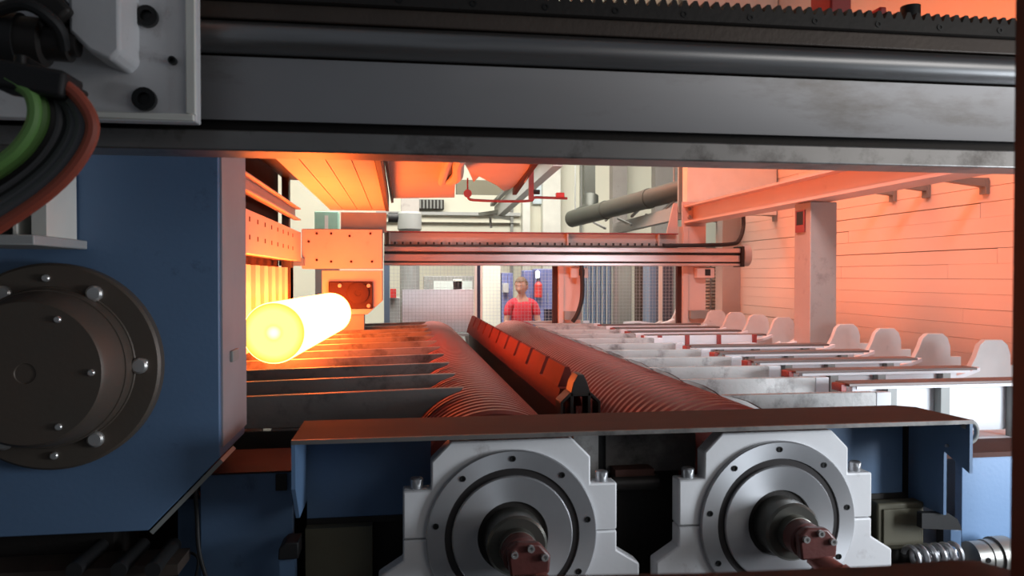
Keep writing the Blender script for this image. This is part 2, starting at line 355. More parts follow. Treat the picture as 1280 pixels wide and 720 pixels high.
obj('foot_rail', MB().box((-2.1, 2.55, .80), (-.70, 2.70, .835)).box((-2.1, 2.6, .6), (-.8, 2.7, .64)), BROWNSTEEL, t)
for px in (118, 170, 210):
    p = PY(px, 690, 2.66); obj('pipe_stub', MB().cyl((p.x, 2.5, p.z), (p.x, 2.73, p.z), .024, 16), BLACK, t)
# flange
fc = PY(66, 458, 2.57); FX, FZ = fc.x, fc.z
fl = thing('bearing_flange', 'big dark round bearing flange bolted on the blue frame', 'flange', (FX, YF, FZ - .32))
fring = obj('flange_ring', MB().lathe((FX, YF + .002, FZ), (0, -1, 0), [(0, .322), (.04, .322), (.048, .314), (.048, .250), (.052, .247)], 72), FLANGE, fl)
fhub = obj('hub', MB().lathe((FX, YF - .045, FZ), (0, -1, 0), [(0, .243), (.05, .243), (.058, .240), (.058, .236), (.155, .216), (.165, .207), (.165, .03), (.162, .028)], 64), FLANGE, fl)
def round_bolts(parent, n, r, y, rad, h, m, a0, name='bolt'):
    first = None
    for k in range(n):
        a = a0 + 2 * PI * k / n
        c = Vector((FX + r * math.cos(a), y, FZ + r * math.sin(a)))
        if first is None:
            first = obj(name, MB().lathe(c, (0, -1, 0), [(0, rad), (h * .7, rad), (h, rad * .75)], 14), m, parent); c0 = c
        else: copy_to(first, c - c0)
round_bolts(fring, 6, .262, YF - .045, .025, .018, BOLT, math.radians(0), 'large_bolt')
round_bolts(fring, 4, .275, YF - .045, .012, .012, BOLT, math.radians(92), 'small_bolt')
round_bolts(fhub, 6, .180, YF - .209, .010, .010, BOLT, math.radians(0), 'hub_bolt')
# shelf bracket on frame
t = thing('steel_stub', 'short white H-shaped steel stub on a base bar, left edge below the cables', 'bracket', PY(30, 310, 2.35))
a = PY(-30, 306, 2.4); b = PY(75, 303, 2.4)
obj('base_bar', MB().bar((a.x, 2.42, b.z), (b.x, 2.42, b.z), .36, .028), MIDGREY, t, .004)
for (xa, xb, m) in [(43, 62, CREAMW), (20, 25, CREAMW), (-20, 0, GREY)]:
    a = PY(xa, 235, 2.4); b = PY(xb, 297, 2.4)
    obj('post', MB().box((a.x, 2.38, b.z - .0), (b.x, 2.59, a.z + .25)), m, t)
obj('web', MB().box((PY(0, 0, 2.4).x - .1, 2.47, PY(0, 297, 2.4).z), (PY(45, 0, 2.4).x, 2.5, PY(0, 200, 2.4).z)), GREY, t)

# ================================================================== BED BASE, LEFT FRONT
t = thing('bed_base', 'blue base box with red-lit top between blue frame and hood', 'machine base', (-.5, 2.9, 0))
za = PY(300, 590, 2.76).z
xa, xb = PY(250, 600, 2.76).x, PY(366, 600, 2.76).x
obj('blue_box', MB().box((xa, 2.76, 0), (xb, 2.80, za - .006)), BLUE, t, .003)
obj('red_lit_top', MB().box((xa, 2.755, za - .006), (xb + .05, 3.12, za)), RUST, t)  # rust colour stands in for the red light on this top
obj('blue_column', MB().box((PY(222, 650, 2.86).x, 2.86, 0), (xa + .02, 2.96, .955)), BLUE, t, .003)
obj('rear_wall', MB().box((xa, 3.08, 0), (xb + .05, 3.12, za - .006)), BLACKSTEEL, t)
obj('notch_plate', MB().box((PY(344, 600, 2.74).x, 2.745, PY(350, 613, 2.75).z), (PY(358, 600, 2.74).x, 2.757, za - .01)), BLACKSTEEL, t)
c = tag(obj('hanging_cable', MB().tube([PY(243, 600, 2.72), PY(246, 640, 2.7), PY(249, 690, 2.68), PY(262, 735, 2.66)], .007).tube([PY(236, 690, 2.72), PY(248, 700, 2.7), PY(240, 740, 2.7)], .005), BLACK), 'thin black cables hanging down in front of the blue base', 'cable')

# ================================================================== HOOD OVER THE ROLLER ENDS
HZ = 1.238; HY0, HY1 = 2.455, 2.785
XL, XR, RZ, RR = .368, 1.308, .888, .343
hx0, hx1 = PY(364, 548, HY0).x, PY(1211, 531, HY0 + .02).x
t = thing('roller_hood', 'long brown rusty hood plate with blue back panels above the two bearing housings', 'hood', (.9, 2.6, 0))
obj('top_plate', MB().prism([(hx0, HY0), (hx1, HY0), (hx1 - .02, HY1 - .05), (hx1 - .08, HY1), (hx0 + .0, HY1)], 'z', HZ - .012, HZ), RUST, t)
obj('front_lip', MB().box((hx0, HY0 - .004, HZ - .013), (hx1, HY0 + .006, HZ + .001)), ARMSTEEL, t)
zc = PY(365, 660, HY0).z
obj('left_cheek', MB().prism([(HY0, HZ - .012), (HY0, zc + .12), (HY0 + .1, zc), (HY1, zc), (HY1, HZ - .012)], 'x', hx0, hx0 + .012), BLUE, t)
zp = PY(440, 645, 2.76).z
obj('back_panel', MB().box((hx0 + .012, 2.755, zp), (XL - .26, 2.785, HZ - .012)), BLUE, t)
obj('back_panel', MB().box((XR + .26, 2.755, zp), (hx1 - .06, 2.785, HZ - .012)), BLUE, t)
obj('panel_rim', MB().box((hx0 + .012, 2.745, zp - .02), (XL - .26, 2.785, zp)), BLACKSTEEL, t)
obj('panel_rim', MB().box((XR + .26, 2.745, zp - .02), (hx1 - .06, 2.785, zp)), BLACKSTEEL, t)
z1 = PY(1210, 592, HY0).z
obj('right_cheek', MB().prism([(HY0, HZ - .012), (HY0, z1), (HY0 + .13, z1 + .05), (HY0 + .13, .86), (HY1, .86), (HY1, HZ - .012)], 'x', hx1 - .012, hx1), BLUE, t)
obj('rivet', MB().cyl((hx1 - .012, HY0 + .11, z1 + .075), (hx1 - .020, HY0 + .11, z1 + .075), .006, 10), BOLT, t)
obj('weld_clip', MB().box((hx0 - .004, HY0 + .10, HZ - .16), (hx0 + .0, HY0 + .14, HZ - .15)), BOLT, t)
obj('lower_box', MB().box((hx0 + .012, 2.70, .0), (XL - .465, 2.785, zp - .02)), OLIVE, t)
obj('right_support', MB().box((hx1 - .06, 2.79, 0), (hx1, 2.83, HZ - .02)), BLACKSTEEL, t)
# ring shackle
c = PY(1212, 540, 2.48)
tag(obj('lifting_ring', MB().tube([c + Vector((math.cos(a) * .028 - .0, 0, math.sin(a) * .036)) for a in [x * PI / 6 - 2.0 for x in range(0, 10)]], .009, 12), GREY), 'grey steel lifting ring at the right end of the brown hood', 'ring')

# ================================================================== BEARING HOUSINGS
YH = 2.52
def housing(cx, label, lab2, dark):
    t = thing('bearing_housing', label, 'bearing', (cx, YH + .1, 0), 'roller bearing housings')
    obj('rear_fill', MB().box((cx - .2, YH + .071, 0), (cx + .2, YH + .19, RZ + .25)), BLACKSTEEL, t)  # black fill put in behind the thin housing
    R = RZ
    up = [(-.36, R), (-.36, R + .16), (-.268, R + .16), (-.268, R + .252), (-.204, R + .316), (.204, R + .316), (.268, R + .252), (.268, R + .16), (.36, R + .16), (.36, R)]
    lo = [(-.36, R - .003), (-.36, R - .07), (-.44, R - .12), (-.44, .02), (-.455, .02), (-.455, 0), (.455, 0), (.455, .02), (.44, .02), (.44, R - .12), (.36, R - .07), (.36, R - .003)]
    uh = obj('upper_half', MB().prism([(cx + a, b) for a, b in up], 'y', YH, YH + .07), WHITEP, t, .006)
    obj('lower_half', MB().prism([(cx + a, b) for a, b in lo], 'y', YH, YH + .07), WHITEP, t, .006)
    for s in (-1, 1):
        obj('clamp_screw', MB().lathe((cx + s * .315, YH + .035, R + .16), (0, 0, 1), [(0, .022), (.03, .022), (.034, .018)], 16), MACHINED, uh)
    # cover: stacked rings
    cv = obj('cover_ring', MB().lathe((cx, YH + .001, R), (0, -1, 0), [(0, .286), (.014, .286), (.018, .282), (.018, .226), (.010, .224)], 72), MACHINED, t)
    obj('groove_ring', MB().lathe((cx, YH, R), (0, -1, 0), [(.0, .225), (.012, .225), (.012, .20)], 64), DARKRING, t)
    obj('inner_disc', MB().lathe((cx, YH, R), (0, -1, 0), [(0, .202), (.020, .202), (.024, .198), (.024, .118), (.010, .114)], 64), MACHINED, t)
    obj('shaft_seal', MB().lathe((cx, YH, R), (0, -1, 0), [(0, .116), (.016, .116), (.016, .1)], 48), BLACKSTEEL, t)
    obj('shaft_end', MB().lathe((cx, YH, R), (0, -1, 0), [(0, .098), (.11, .098), (.118, .09), (.118, .062), (.15, .06), (.152, .055)], 48), MATS['dark_shaft'], t)
    f = None
    for k in range(9):
        a = PI / 2 + 2 * PI * k / 9; c = Vector((cx + .258 * math.cos(a), YH - .017, R + .258 * math.sin(a)))
        if f is None: f = obj('cover_screw', MB().lathe(c, (0, -1, 0), [(0, .010), (.003, .010), (.003, .006), (.0005, .005)], 14), BLACKBOLT, cv); c0 = c
        else: copy_to(f, c - c0)
    # rotary union
    u = thing('rotary_union', lab2, 'pipe fitting', (cx, YH - .2, R - .05), 'rotary unions on the roller shafts')
    m1, m2 = (COPPER, mat('union_red', (.13, .035, .03), .42, c2=(.08, .025, .022), scale=20, bump=.1))
    obj('body', MB().lathe((cx, YH - .151, R), (0, -1, 0), [(0, .058), (.05, .058), (.056, .05)], 28), m2, u)
    yk_ = obj('yoke', MB().prism([(cx - .05, R + .03), (cx - .02, R + .055), (cx + .05, R + .05), (cx + .085, R + .01), (cx + .08, R - .045), (cx - .04, R - .05)], 'y', YH - .24, YH - .2072), m2, u, .008)
    for dx, dz in [(-.028, .022), (.022, .038), (.064, .01)]:
        obj('union_screw', MB().lathe((cx + dx, YH - .2402, R + dz), (0, -1, 0), [(0, .011), (.012, .011), (.012, .006), (.006, .005)], 14), BOLT, yk_)
    obj('elbow', MB().tube([(cx + .03, YH - .19, R - .05), (cx + .055, YH - .23, R - .075), (cx + .10, YH - .29, R - .11), (cx + .17, YH - .36, R - .19), (cx + .2, YH - .38, R - .4)], .034, 18), m1, u)
    obj('collar', MB().lathe((cx + .075, YH - .26, R - .092), (.05, -.07, -.04), [(0, .042), (.03, .042)], 22), m1, u)
mat('dark_shaft', (.20, .20, .18), .3, .8, c2=(.12, .115, .10), scale=10)
housing(XL, 'white bearing housing with dimmer round steel cover, left of the two under hood', 'dark red rotary pipe union on the left roller shaft end', True)
housing(XR, 'white bearing housing with bright round steel cover, right of the two under hood', 'copper red rotary pipe union on the right roller shaft end', False)

# ================================================================== ROLLERS
def roller(cx, label):
    prof = [(0, .09), (.13, .09), (.13, RR - .012)]
    y = .13; L = 6.08; p = .068
    while y < L:
        prof += [(y + .004, RR - .009), (y + .016, RR), (y + .044, RR), (y + .056, RR - .009), (y + p - .002, RR - .012)]; y += p
    prof += [(L + .1, .09), (L + .3, .09)]
    t = thing('ribbed_roller', label, 'roller', (cx, 5.8, RZ - RR), 'long ribbed rollers')
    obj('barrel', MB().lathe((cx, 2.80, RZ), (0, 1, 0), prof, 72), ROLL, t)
    obj('rear_pedestal', MB().box((cx - .2, 9.05, 0), (cx + .2, 9.2, RZ + .1)), BLACKSTEEL, t)
roller(XL, 'long ribbed rust-red roller under the dark skid arms on the left')
roller(XR, 'long ribbed rust-red roller beside the white arms on the right')

# ================================================================== NOTCHED RAIL
t = thing('notched_rail', 'glowing red lit rail with square notches between the two rollers', 'rail', (.83, 6, 0))
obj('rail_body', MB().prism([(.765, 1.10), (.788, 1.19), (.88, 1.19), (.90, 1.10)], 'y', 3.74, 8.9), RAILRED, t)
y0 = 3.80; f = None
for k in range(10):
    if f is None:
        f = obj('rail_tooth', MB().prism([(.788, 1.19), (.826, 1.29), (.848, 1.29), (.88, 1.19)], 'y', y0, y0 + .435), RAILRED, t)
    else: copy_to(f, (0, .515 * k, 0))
obj('stand', MB().box((.79, 3.75, 0), (.87, 8.9, 1.10)), BLACKSTEEL, t)
ex = [PY(700, 0, 3.62).x, PY(750, 0, 3.62).x]
mb = MB(); cx = (ex[0] + ex[1]) / 2
mb.prism([(cx - .05, 1.17), (cx - .035, 1.235), (cx - .012, 1.275), (cx + .016, 1.275), (cx + .035, 1.235), (cx + .055, 1.17)], 'y', 3.60, 3.72)
for a, b in [(-.098, -.085), (-.05, -.034), (.036, .052), (.088, .10)]: mb.box((cx + a, 3.6, .8), (cx + b, 3.72, 1.19 if abs(a) < .07 else 1.135))
mb.prism([(cx - .098, 1.125), (cx - .05, 1.17), (cx - .05, 1.19), (cx - .098, 1.145)], 'y', 3.6, 3.72)
mb.prism([(cx + .10, 1.125), (cx + .052, 1.17), (cx + .052, 1.19), (cx + .10, 1.145)], 'y', 3.6, 3.72)
obj('end_frame', mb, BLACKSTEEL, t, .003)
obj('end_foot', MB().box((cx - .11, 3.6, 0), (cx + .11, 3.72, .8)), BLACKSTEEL, t)

# ================================================================== LEFT TRANSFER BED (skid arms)
BZ = 1.25
t = thing('transfer_bed', 'row of dark pointed skid arms left of the left roller, carrying the glowing bar', 'conveyor', (-.4, 6, 0))
CR = RR + .018
poly = [(-1.22, BZ - .035), (.283, BZ)]
for zz in (1.235, 1.21, 1.18, 1.15, 1.12, 1.09):
    poly.append((XL - math.sqrt(max(CR * CR - (zz - RZ) ** 2, .0036)), zz))
poly += [(-1.22, 1.09)]
f = None; Y0 = 3.43
for k in range(11):
    if f is None: f = obj('skid_arm', MB().prism(poly, 'y', Y0, Y0 + .04), ARMSTEEL, t, .003)
    else: copy_to(f, (0, .50 * k, 0))
for xx in (-.93, -.55, -.1):
    obj('cross_beam', MB().box((xx, 3.405, .93), (xx + .12, 9.0, 1.09)), ARMSTEEL, t)
obj('shade_sheet', MB().box((-1.2, 3.385, 0), (XL - .36, 3.40, 1.085)), BLACKSTEEL, t)  # dark sheet added to keep the space under the arms black
for yy in (3.42, 6, 8.8):
    for xx in (-.91, -.08): obj('support_leg', MB().box((xx, yy, 0), (xx + .08, yy + .1, .93)), BLACKSTEEL, t)
f = None
for k in range(10):     # small guide blocks between the arms
    if f is None: f = obj('spacer', MB().box((-.45, Y0 + .041, 1.09), (-.41, Y0 + .499, 1.17)), ARMSTEEL, t)
    else: copy_to(f, (0, .5 * k, 0))

# ================================================================== GLOWING BILLET
bp0 = Vector((-.735, 4.66, 0)); bp1 = Vector((-.62, 7.1, 0)); BR = .182
def armz(x): return BZ - .035 * (.283 - x) / 1.503
bz = max(armz(bp0.x), armz(bp1.x)) + BR + .0035
ang = math.atan2(bp1.x - bp0.x, bp1.y - bp0.y); Lb = (bp1 - bp0).length
bt = thing('steel_billet', 'white-hot glowing round steel bar lying on the skid arms', 'steel bar', (bp0.x, bp0.y, bz))
bt.rotation_euler = (0, 0, -ang)
def billet_part(name, prof, m):
    o = bpy.data.objects.new(name, MB().lathe((0, 0, 0), (0, 1, 0), prof, 64).mesh(name, m)); COL.objects.link(o); o.parent = bt
billet_part('barrel', [(.006, BR - .006), (.014, BR - .001), (.02, BR), (Lb - .012, BR), (Lb, BR - .012), (Lb, .0)], HOTSIDE)
billet_part('cut_face', [(.0055, BR - .006), (0, BR - .012), (0, .03), (.004, .024), (.004, 0)], HOTFACE)

# ================================================================== LEFT SIDE GUARD (comb), PLATES
XS = -.97
t = thing('comb_guard', 'vertical bar side guard glowing orange behind the hot bar', 'guard', (XS, 5.8, 0))
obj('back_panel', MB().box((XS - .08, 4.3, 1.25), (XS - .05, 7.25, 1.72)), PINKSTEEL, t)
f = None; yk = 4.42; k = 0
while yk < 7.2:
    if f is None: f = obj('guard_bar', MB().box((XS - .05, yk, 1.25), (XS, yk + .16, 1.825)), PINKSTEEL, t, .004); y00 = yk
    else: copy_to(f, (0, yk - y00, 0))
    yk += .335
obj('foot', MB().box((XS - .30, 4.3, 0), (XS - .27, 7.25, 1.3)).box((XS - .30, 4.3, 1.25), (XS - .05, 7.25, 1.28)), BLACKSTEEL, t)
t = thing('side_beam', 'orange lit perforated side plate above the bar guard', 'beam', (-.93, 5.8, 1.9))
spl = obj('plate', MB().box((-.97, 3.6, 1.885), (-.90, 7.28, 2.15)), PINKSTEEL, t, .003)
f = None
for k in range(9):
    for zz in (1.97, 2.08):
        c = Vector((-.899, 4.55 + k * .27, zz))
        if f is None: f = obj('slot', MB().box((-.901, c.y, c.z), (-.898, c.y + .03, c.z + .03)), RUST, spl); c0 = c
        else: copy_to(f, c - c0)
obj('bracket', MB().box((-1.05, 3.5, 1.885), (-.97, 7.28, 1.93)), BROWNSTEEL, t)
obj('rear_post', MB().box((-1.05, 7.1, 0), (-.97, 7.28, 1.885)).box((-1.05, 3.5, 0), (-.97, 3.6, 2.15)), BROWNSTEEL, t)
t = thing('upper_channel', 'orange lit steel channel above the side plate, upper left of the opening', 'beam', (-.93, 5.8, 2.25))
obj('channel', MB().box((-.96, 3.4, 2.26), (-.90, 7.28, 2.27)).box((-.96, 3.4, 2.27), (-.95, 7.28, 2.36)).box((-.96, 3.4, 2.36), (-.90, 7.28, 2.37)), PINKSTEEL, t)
obj('stanchion', MB().box((-1.03, 3.5, 2.15), (-.97, 3.58, 2.9)).box((-1.03, 7.0, 2.15), (-.97, 7.1, 2.9)).box((-1.03, 5.0, 2.15), (-.97, 5.08, 2.9)), BROWNSTEEL, t)
obj('top_plate', MB().box((-1.03, 3.4, 2.62), (-.70, 7.2, 2.64)), BROWNSTEEL, t)
obj('dark_backing', MB().box((-1.12, 3.2, 1.75), (-1.09, 7.2, 3.2)), mat('backing_brown', (.085, .045, .035), .95, spec=.05), t)  # dark sheet added so the gaps between the beams stay dark
obj('sheet_foot', MB().box((-1.34, 3.2, 0), (-1.30, 7.2, 1.80)).box((-1.34, 3.2, 1.75), (-1.09, 7.2, 1.80)), BROWNSTEEL, t)

# ================================================================== OVERHEAD BOX BEAM (ceiling plate glowing)
t = thing('overhead_beam', 'wide overhead box beam with glowing orange underside above the hot bar', 'beam', (-.38, 5.2, 2.36))
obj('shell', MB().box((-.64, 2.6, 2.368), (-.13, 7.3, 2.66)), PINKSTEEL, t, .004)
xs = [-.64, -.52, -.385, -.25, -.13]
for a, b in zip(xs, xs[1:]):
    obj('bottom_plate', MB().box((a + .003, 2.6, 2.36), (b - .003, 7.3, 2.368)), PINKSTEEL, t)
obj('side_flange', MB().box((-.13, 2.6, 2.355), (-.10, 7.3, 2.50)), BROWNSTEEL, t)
obj('hanger', MB().box((-.44, 3.2, 2.66), (-.36, 3.28, 5.5)).box((-.44, 6.8, 2.66), (-.36, 6.88, 5.5)), BROWNSTEEL, t)
# hot-lit column block
t = thing('column_block', 'pink lit bolted column plate block left of the far beam', 'machine', (-.45, 7.5, 0))
YK = 7.42
a = PY(377, 286, YK); b = PY(478, 336, YK)
upl = obj('upper_plate', MB().box((a.x, YK, b.z), (b.x, YK + .3, a.z)), PINKSTEEL, t, .006)
c = PY(402, 338, YK); d = PY(478, 393, YK); e = PY(459, 393, YK); g = PY(478, 376, YK)
obj('lower_plate', MB().prism([(c.x, d.z), (e.x, d.z), (g.x, g.z), (g.x, c.z), (c.x, c.z)], 'y', YK + .01, YK + .3), PINKSTEEL, t, .004)
for px, py in [(396, 292), (414, 292), (437, 295), (463, 292), (396, 325), (414, 327), (439, 327), (465, 327), (386, 302)]:
    p = PY(px, py, YK); obj('bolt', MB().lathe((p.x, YK, p.z), (0, -1, 0), [(0, .012), (.008, .012), (.01, .008)], 12), RUST, upl)
a = PY(411, 352, YK); b = PY(466, 386, YK)
bpl = obj('bearing_plate', MB().box((a.x, YK - .03, b.z), (b.x, YK + .012, a.z)), RUST, t, .008)
c = PY(448, 366, YK)
obj('bearing_cap', MB().lathe((c.x, YK - .03, c.z), (0, -1, 0), [(0, .10), (.02, .10), (.025, .09), (.025, .03), (.02, .028)], 28), RUST, t)
for px, py in [(425, 357), (461, 357), (425, 382), (461, 382)]:
    p = PY(px, py, YK); obj('cap_bolt', MB().lathe((p.x, YK - .03, p.z), (0, -1, 0), [(0, .018), (.02, .018), (.022, .012)], 12), PINKSTEEL, bpl)
obj('column', MB().box((PY(404, 0, 7.7).x, YK + .055, 1.09), (PY(455, 0, 7.7).x, YK + .28, d.z)), GREY, t)
obj('top_bar', MB().box((PY(424, 0, YK).x, YK + .1, PY(0, 286, YK).z), (PY(482, 0, YK).x, YK + .2, 2.36)), GREY, t)
obj('blue_block', MB().box((PY(345, 0, 7.2).x, 7.30, PY(345, 332, 7.3).z), (PY(376, 0, 7.2).x, 7.5, PY(345, 322, 7.3).z)), BLUE, t)
# green cabinet seen over plates
p = PY(393, 264, 9.5); q = PY(423, 290, 9.5)
t = thing('green_cabinet', 'small green cabinet on the wall beyond the pink column block', 'cabinet', (p.x, 9.5, q.z - .3))
obj('body', MB().box((p.x, 9.5, q.z - .3), (q.x, 9.7, p.z)), GREENP, t, .01)
obj('panel', MB().box((p.x + .12, 9.49, q.z - .2), (q.x - .12, 9.5, p.z - .05)), CREAMW, t)
obj('cabinet_stand', MB().box((p.x, 9.55, 0), (q.x, 9.68, q.z - .3)), GREY, t)

# ================================================================== HEAT SHIELDS hanging in the middle
t = thing('heat_shield', 'glowing salmon heat shield plate with ragged scooped sheet hanging at top centre', 'heat shield', (.3, 6.3, 2.5))
P = [PZ(487, 203, 2.5), PZ(569, 203, 2.5), PZ(568, 247, 2.5), PZ(492, 248, 2.5)]
mb = MB(); mb.prism([(v.x, v.y) for v in [PZ(484, 192, 2.5), PZ(571, 192, 2.5), PZ(568, 247, 2.5), PZ(492, 248, 2.5)]], 'z', 2.5, 2.52); obj('shield_plate', mb, PINKSTEEL, t)
mb = MB(); mb.prism([(v.x, v.y) for v in [PZ(480, 192, 2.5), PZ(484, 192, 2.5), PZ(492, 248, 2.5), PZ(489, 249, 2.5)]], 'z', 2.46, 2.62); obj('edge_flange', mb, BROWNSTEEL, t)
rag = [(574, 190), (576, 205), (586, 212), (592, 221), (603, 220), (610, 226), (621, 227), (630, 235), (643, 239), (648, 232), (657, 221), (664, 208), (676, 190)]
pts = []
for (x_, y_) in rag:
    pts.append(PZ(x_, y_, 2.6))
bm_v = [(v.x, v.y, v.z + .05 * math.sin(i * 1.7)) for i, v in enumerate(pts)]
mb = MB(); n = len(bm_v); mb.add([(a, b, c) for a, b, c in bm_v] + [(a, b, c + .03) for a, b, c in bm_v], [list(range(n))[::-1], list(range(n, 2 * n))] + [(i, (i + 1) % n, n + (i + 1) % n, n + i) for i in range(n)])
obj('ragged_sheet', mb, PINKSTEEL, t)
obj('sheet_rim', MB().bar(PZ(676, 190, 2.6), PZ(643, 240, 2.6), .04, .06), RUST, t)
obj('clevis', MB().tube([PZ(552, 228, 2.48), PZ(557, 212, 2.47), PZ(562, 196, 2.47)], .03, 10), PINKSTEEL, t)
obj('clamp_lump', MB().tube([PZ(563, 226, 2.48), PZ(572, 220, 2.47), PZ(573, 205, 2.47), PZ(577, 196, 2.47)], .04, 10), PINKSTEEL, t)
obj('shield_frame', MB().box((-.1, 5.0, 2.70), (1.35, 5.1, 2.78)).box((.1, 4.8, 2.521), (.16, 4.9, 5.5)).box((.9, 5.02, 2.62), (.96, 5.08, 5.5)), BROWNSTEEL, t)

# ================================================================== RIGHT COOLING BED
t = thing('cooling_bed', 'cooling bed of grey-white plate arms, brown topped rails and humped rack plates on the right', 'conveyor', (2.4, 6, 0))
poly = []
for zz in (1.10, 1.13, 1.16, 1.19, 1.22, 1.242):
    poly.append((XR + math.sqrt(max(CR * CR - (zz - RZ) ** 2, .0004)), zz))
poly += [(1.335, BZ), (2.02, BZ), (2.03, 1.245), (2.03, 1.13), (2.0, 1.10)]
f = None; ends = None
for k in range(12):
    if f is None:
        f = obj('plate_arm', MB().prism(poly, 'y', 3.04, 3.075), GREYWHITE, t, .003)
        e = obj('arm_tip', MB().box((2.031, 3.04, 1.16), (2.10, 3.075, 1.248)), CLEANWHITE, t, .003)
    else:
        copy_to(f, (0, .487 * k, 0)); copy_to(e, (0, .487 * k, 0))
f = None
for k in range(10):
    if k == 5: continue
    d = (0, .487 * k, 0)
    if f is None:
        f = [obj('rail_top', MB().box((2.06, 3.29, 1.236), (3.12, 3.405, 1.25)), RAILTOP, t, .002),
             obj('rail_lip', MB().box((2.10, 3.292, 1.222), (3.08, 3.302, 1.2355)), CLEANWHITE, t),
             obj('rail_web', MB().box((2.12, 3.36, 1.0), (3.05, 3.38, 1.2355)), CLEANWHITE, t),
             obj('end_block', MB().box((2.03, 3.31, 1.21), (2.06, 3.39, 1.246)), REDP, t, .004)]
        for xx in (2.27, 2.545, 2.93): f.append(obj('rail_post', MB().box((xx, 3.31, .97), (xx + .045, 3.358, 1.2355)), GREY, t))
    else:
        for o in f: copy_to(o, d)
# the open row: white side panel with thin red posts
obj('side_panel', MB().box((2.03, 6.20, 1.0), (3.0, 6.23, 1.248)), CLEANWHITE, t)
for xx in (2.14, 2.38, 2.66, 2.98):
    obj('red_post', MB().box((xx, 6.17, 1.0), (xx + .03, 6.199, 1.25)), REDP, t)
hp = [(2.80, 1.06), (2.80, 1.185), (2.98, 1.165), (3.07, 1.205), (3.085, 1.215), (3.10, 1.20), (3.17, 1.205), (3.225, 1.235), (3.255, 1.29), (3.28, 1.355), (3.315, 1.383), (3.42, 1.383), (3.455, 1.355), (3.475, 1.30), (3.475, 1.235), (3.55, 1.235), (3.55, 1.06)]
f = None
for k in range(11):
    if f is None: f = obj('humped_plate', MB().prism(hp, 'y', 3.95, 3.99), mat('hump_white', (.60, .59, .58), .6, c2=(.48, .47, .46), scale=9, dirt=(.30, .28, .27), dirt_amt=.3, dscale=12), t, .003)
    else: copy_to(f, (0, .487 * k, 0))
# wavy edge bands that run along the hump roots
f = None
for k in range(11):
    wv = [(2.62, 1.205), (2.80, 1.215), (2.95, 1.192), (3.06, 1.182), (3.17, 1.21), (3.24, 1.235)]
    poly = [(a, b) for a, b in wv] + [(a, b - .022) for a, b in wv[::-1]]
    if f is None: f = obj('wavy_band', MB().prism(poly, 'y', 3.90, 3.945), CLEANWHITE, t)
    else: copy_to(f, (0, .487 * k, 0))
obj('base_frame', MB().box((1.75, 3.03, 0), (3.62, 9.0, .97)), CLEANWHITE, t)
obj('arm_carrier', MB().box((1.80, 3.03, .97), (1.95, 9.0, 1.10)).box((3.15, 3.9, .97), (3.45, 9.0, 1.06)), CLEANWHITE, t)

# ================================================================== COLUMN, I-BEAM, BRACKETS on the right
t = thing('concrete_column', 'square grey concrete column standing before the orange lit plank wall', 'column', (3.33, 5.8, 0))
xa = PY(1013, 300, 5.65).x; xb = PY(1046, 300, 5.65).x
yb = PX(993, 300, xa).y
colm = obj('shaft', MB().box((xa, 5.65, 0), (xb, yb, 2.335)), CONCRETE, t, .006)
# small dark-red notice on its left face
p = PX(996, 264, xa); q = PX(1007, 290, xa)
t2 = thing('wall_notice', 'small dark red notice on the left face of the concrete column', 'sign', (xa - .001, (p.y + q.y) / 2, q.z))
obj('board', MB().box((xa - .012, q.y, q.z), (xa - .001, p.y, p.z)), REDP, t2)
obj('dark_field', MB().box((xa - .014, q.y + .02, q.z + .06), (xa - .012, p.y - .02, p.z - .01)), BLACK, t2)
XI = 3.15
t = thing('overhead_i_beam', 'pink lit steel I-beam running towards the camera above the column', 'beam', (XI + .1, 5.5, 2.34))
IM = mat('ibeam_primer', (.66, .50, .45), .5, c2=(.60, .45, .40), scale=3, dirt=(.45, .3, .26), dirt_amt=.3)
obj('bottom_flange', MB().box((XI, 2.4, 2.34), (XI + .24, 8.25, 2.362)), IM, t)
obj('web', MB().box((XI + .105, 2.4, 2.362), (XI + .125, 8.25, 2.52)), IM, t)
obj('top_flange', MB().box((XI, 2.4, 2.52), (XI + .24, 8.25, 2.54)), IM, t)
obj('end_plate', MB().box((XI - .02, 8.25, 2.30), (XI + .26, 8.27, 2.58)), IM, t)
for dz in (.05, .14): obj('bolt', MB().lathe((XI + .06, 8.25, 2.36 + dz), (0, -1, 0), [(0, .02), (.02, .02)], 10), GREY, t)
obj('rear_post', MB().box((XI + .04, 2.4, 2.54), (XI + .12, 2.5, 5.5)), IM, t)
# light panel above I beam
tag(obj('duct_box', MB().box((3.21, 8.30, 2.45), (4.28, 8.45, 5.5)), CREAMW), 'pale box duct above the far end of the I-beam', 'duct')
# wall brackets
f = None; br = ['nearest small wall bracket at the far right under the gantry beam', 'second wall bracket from the right, below the I-beam end', 'third wall bracket from the right, just right of the column top', 'wall bracket just left of the concrete column', 'fifth wall bracket, left of the column beside the far beam end']
for (px, py), lab in zip([(1233, 226), (1160, 232), (1118, 238), (970, 266), (917, 276)], br):
    p = PX(px, py, XW)
    t = thing('wall_bracket', lab, 'bracket', (XW, p.y, p.z - .1), 'brackets along the plank wall')
    obj('arm', MB().prism([(XW - .42, p.z), (XW - .42, p.z + .018), (XW - .001, p.z + .018), (XW - .001, p.z - .05)], 'y', p.y - .03, p.y + .03), GREY, t)
    obj('wall_leg', MB().box((XW - .03, p.y - .035, p.z - .10), (XW - .001, p.y + .035, p.z)), GREY, t)

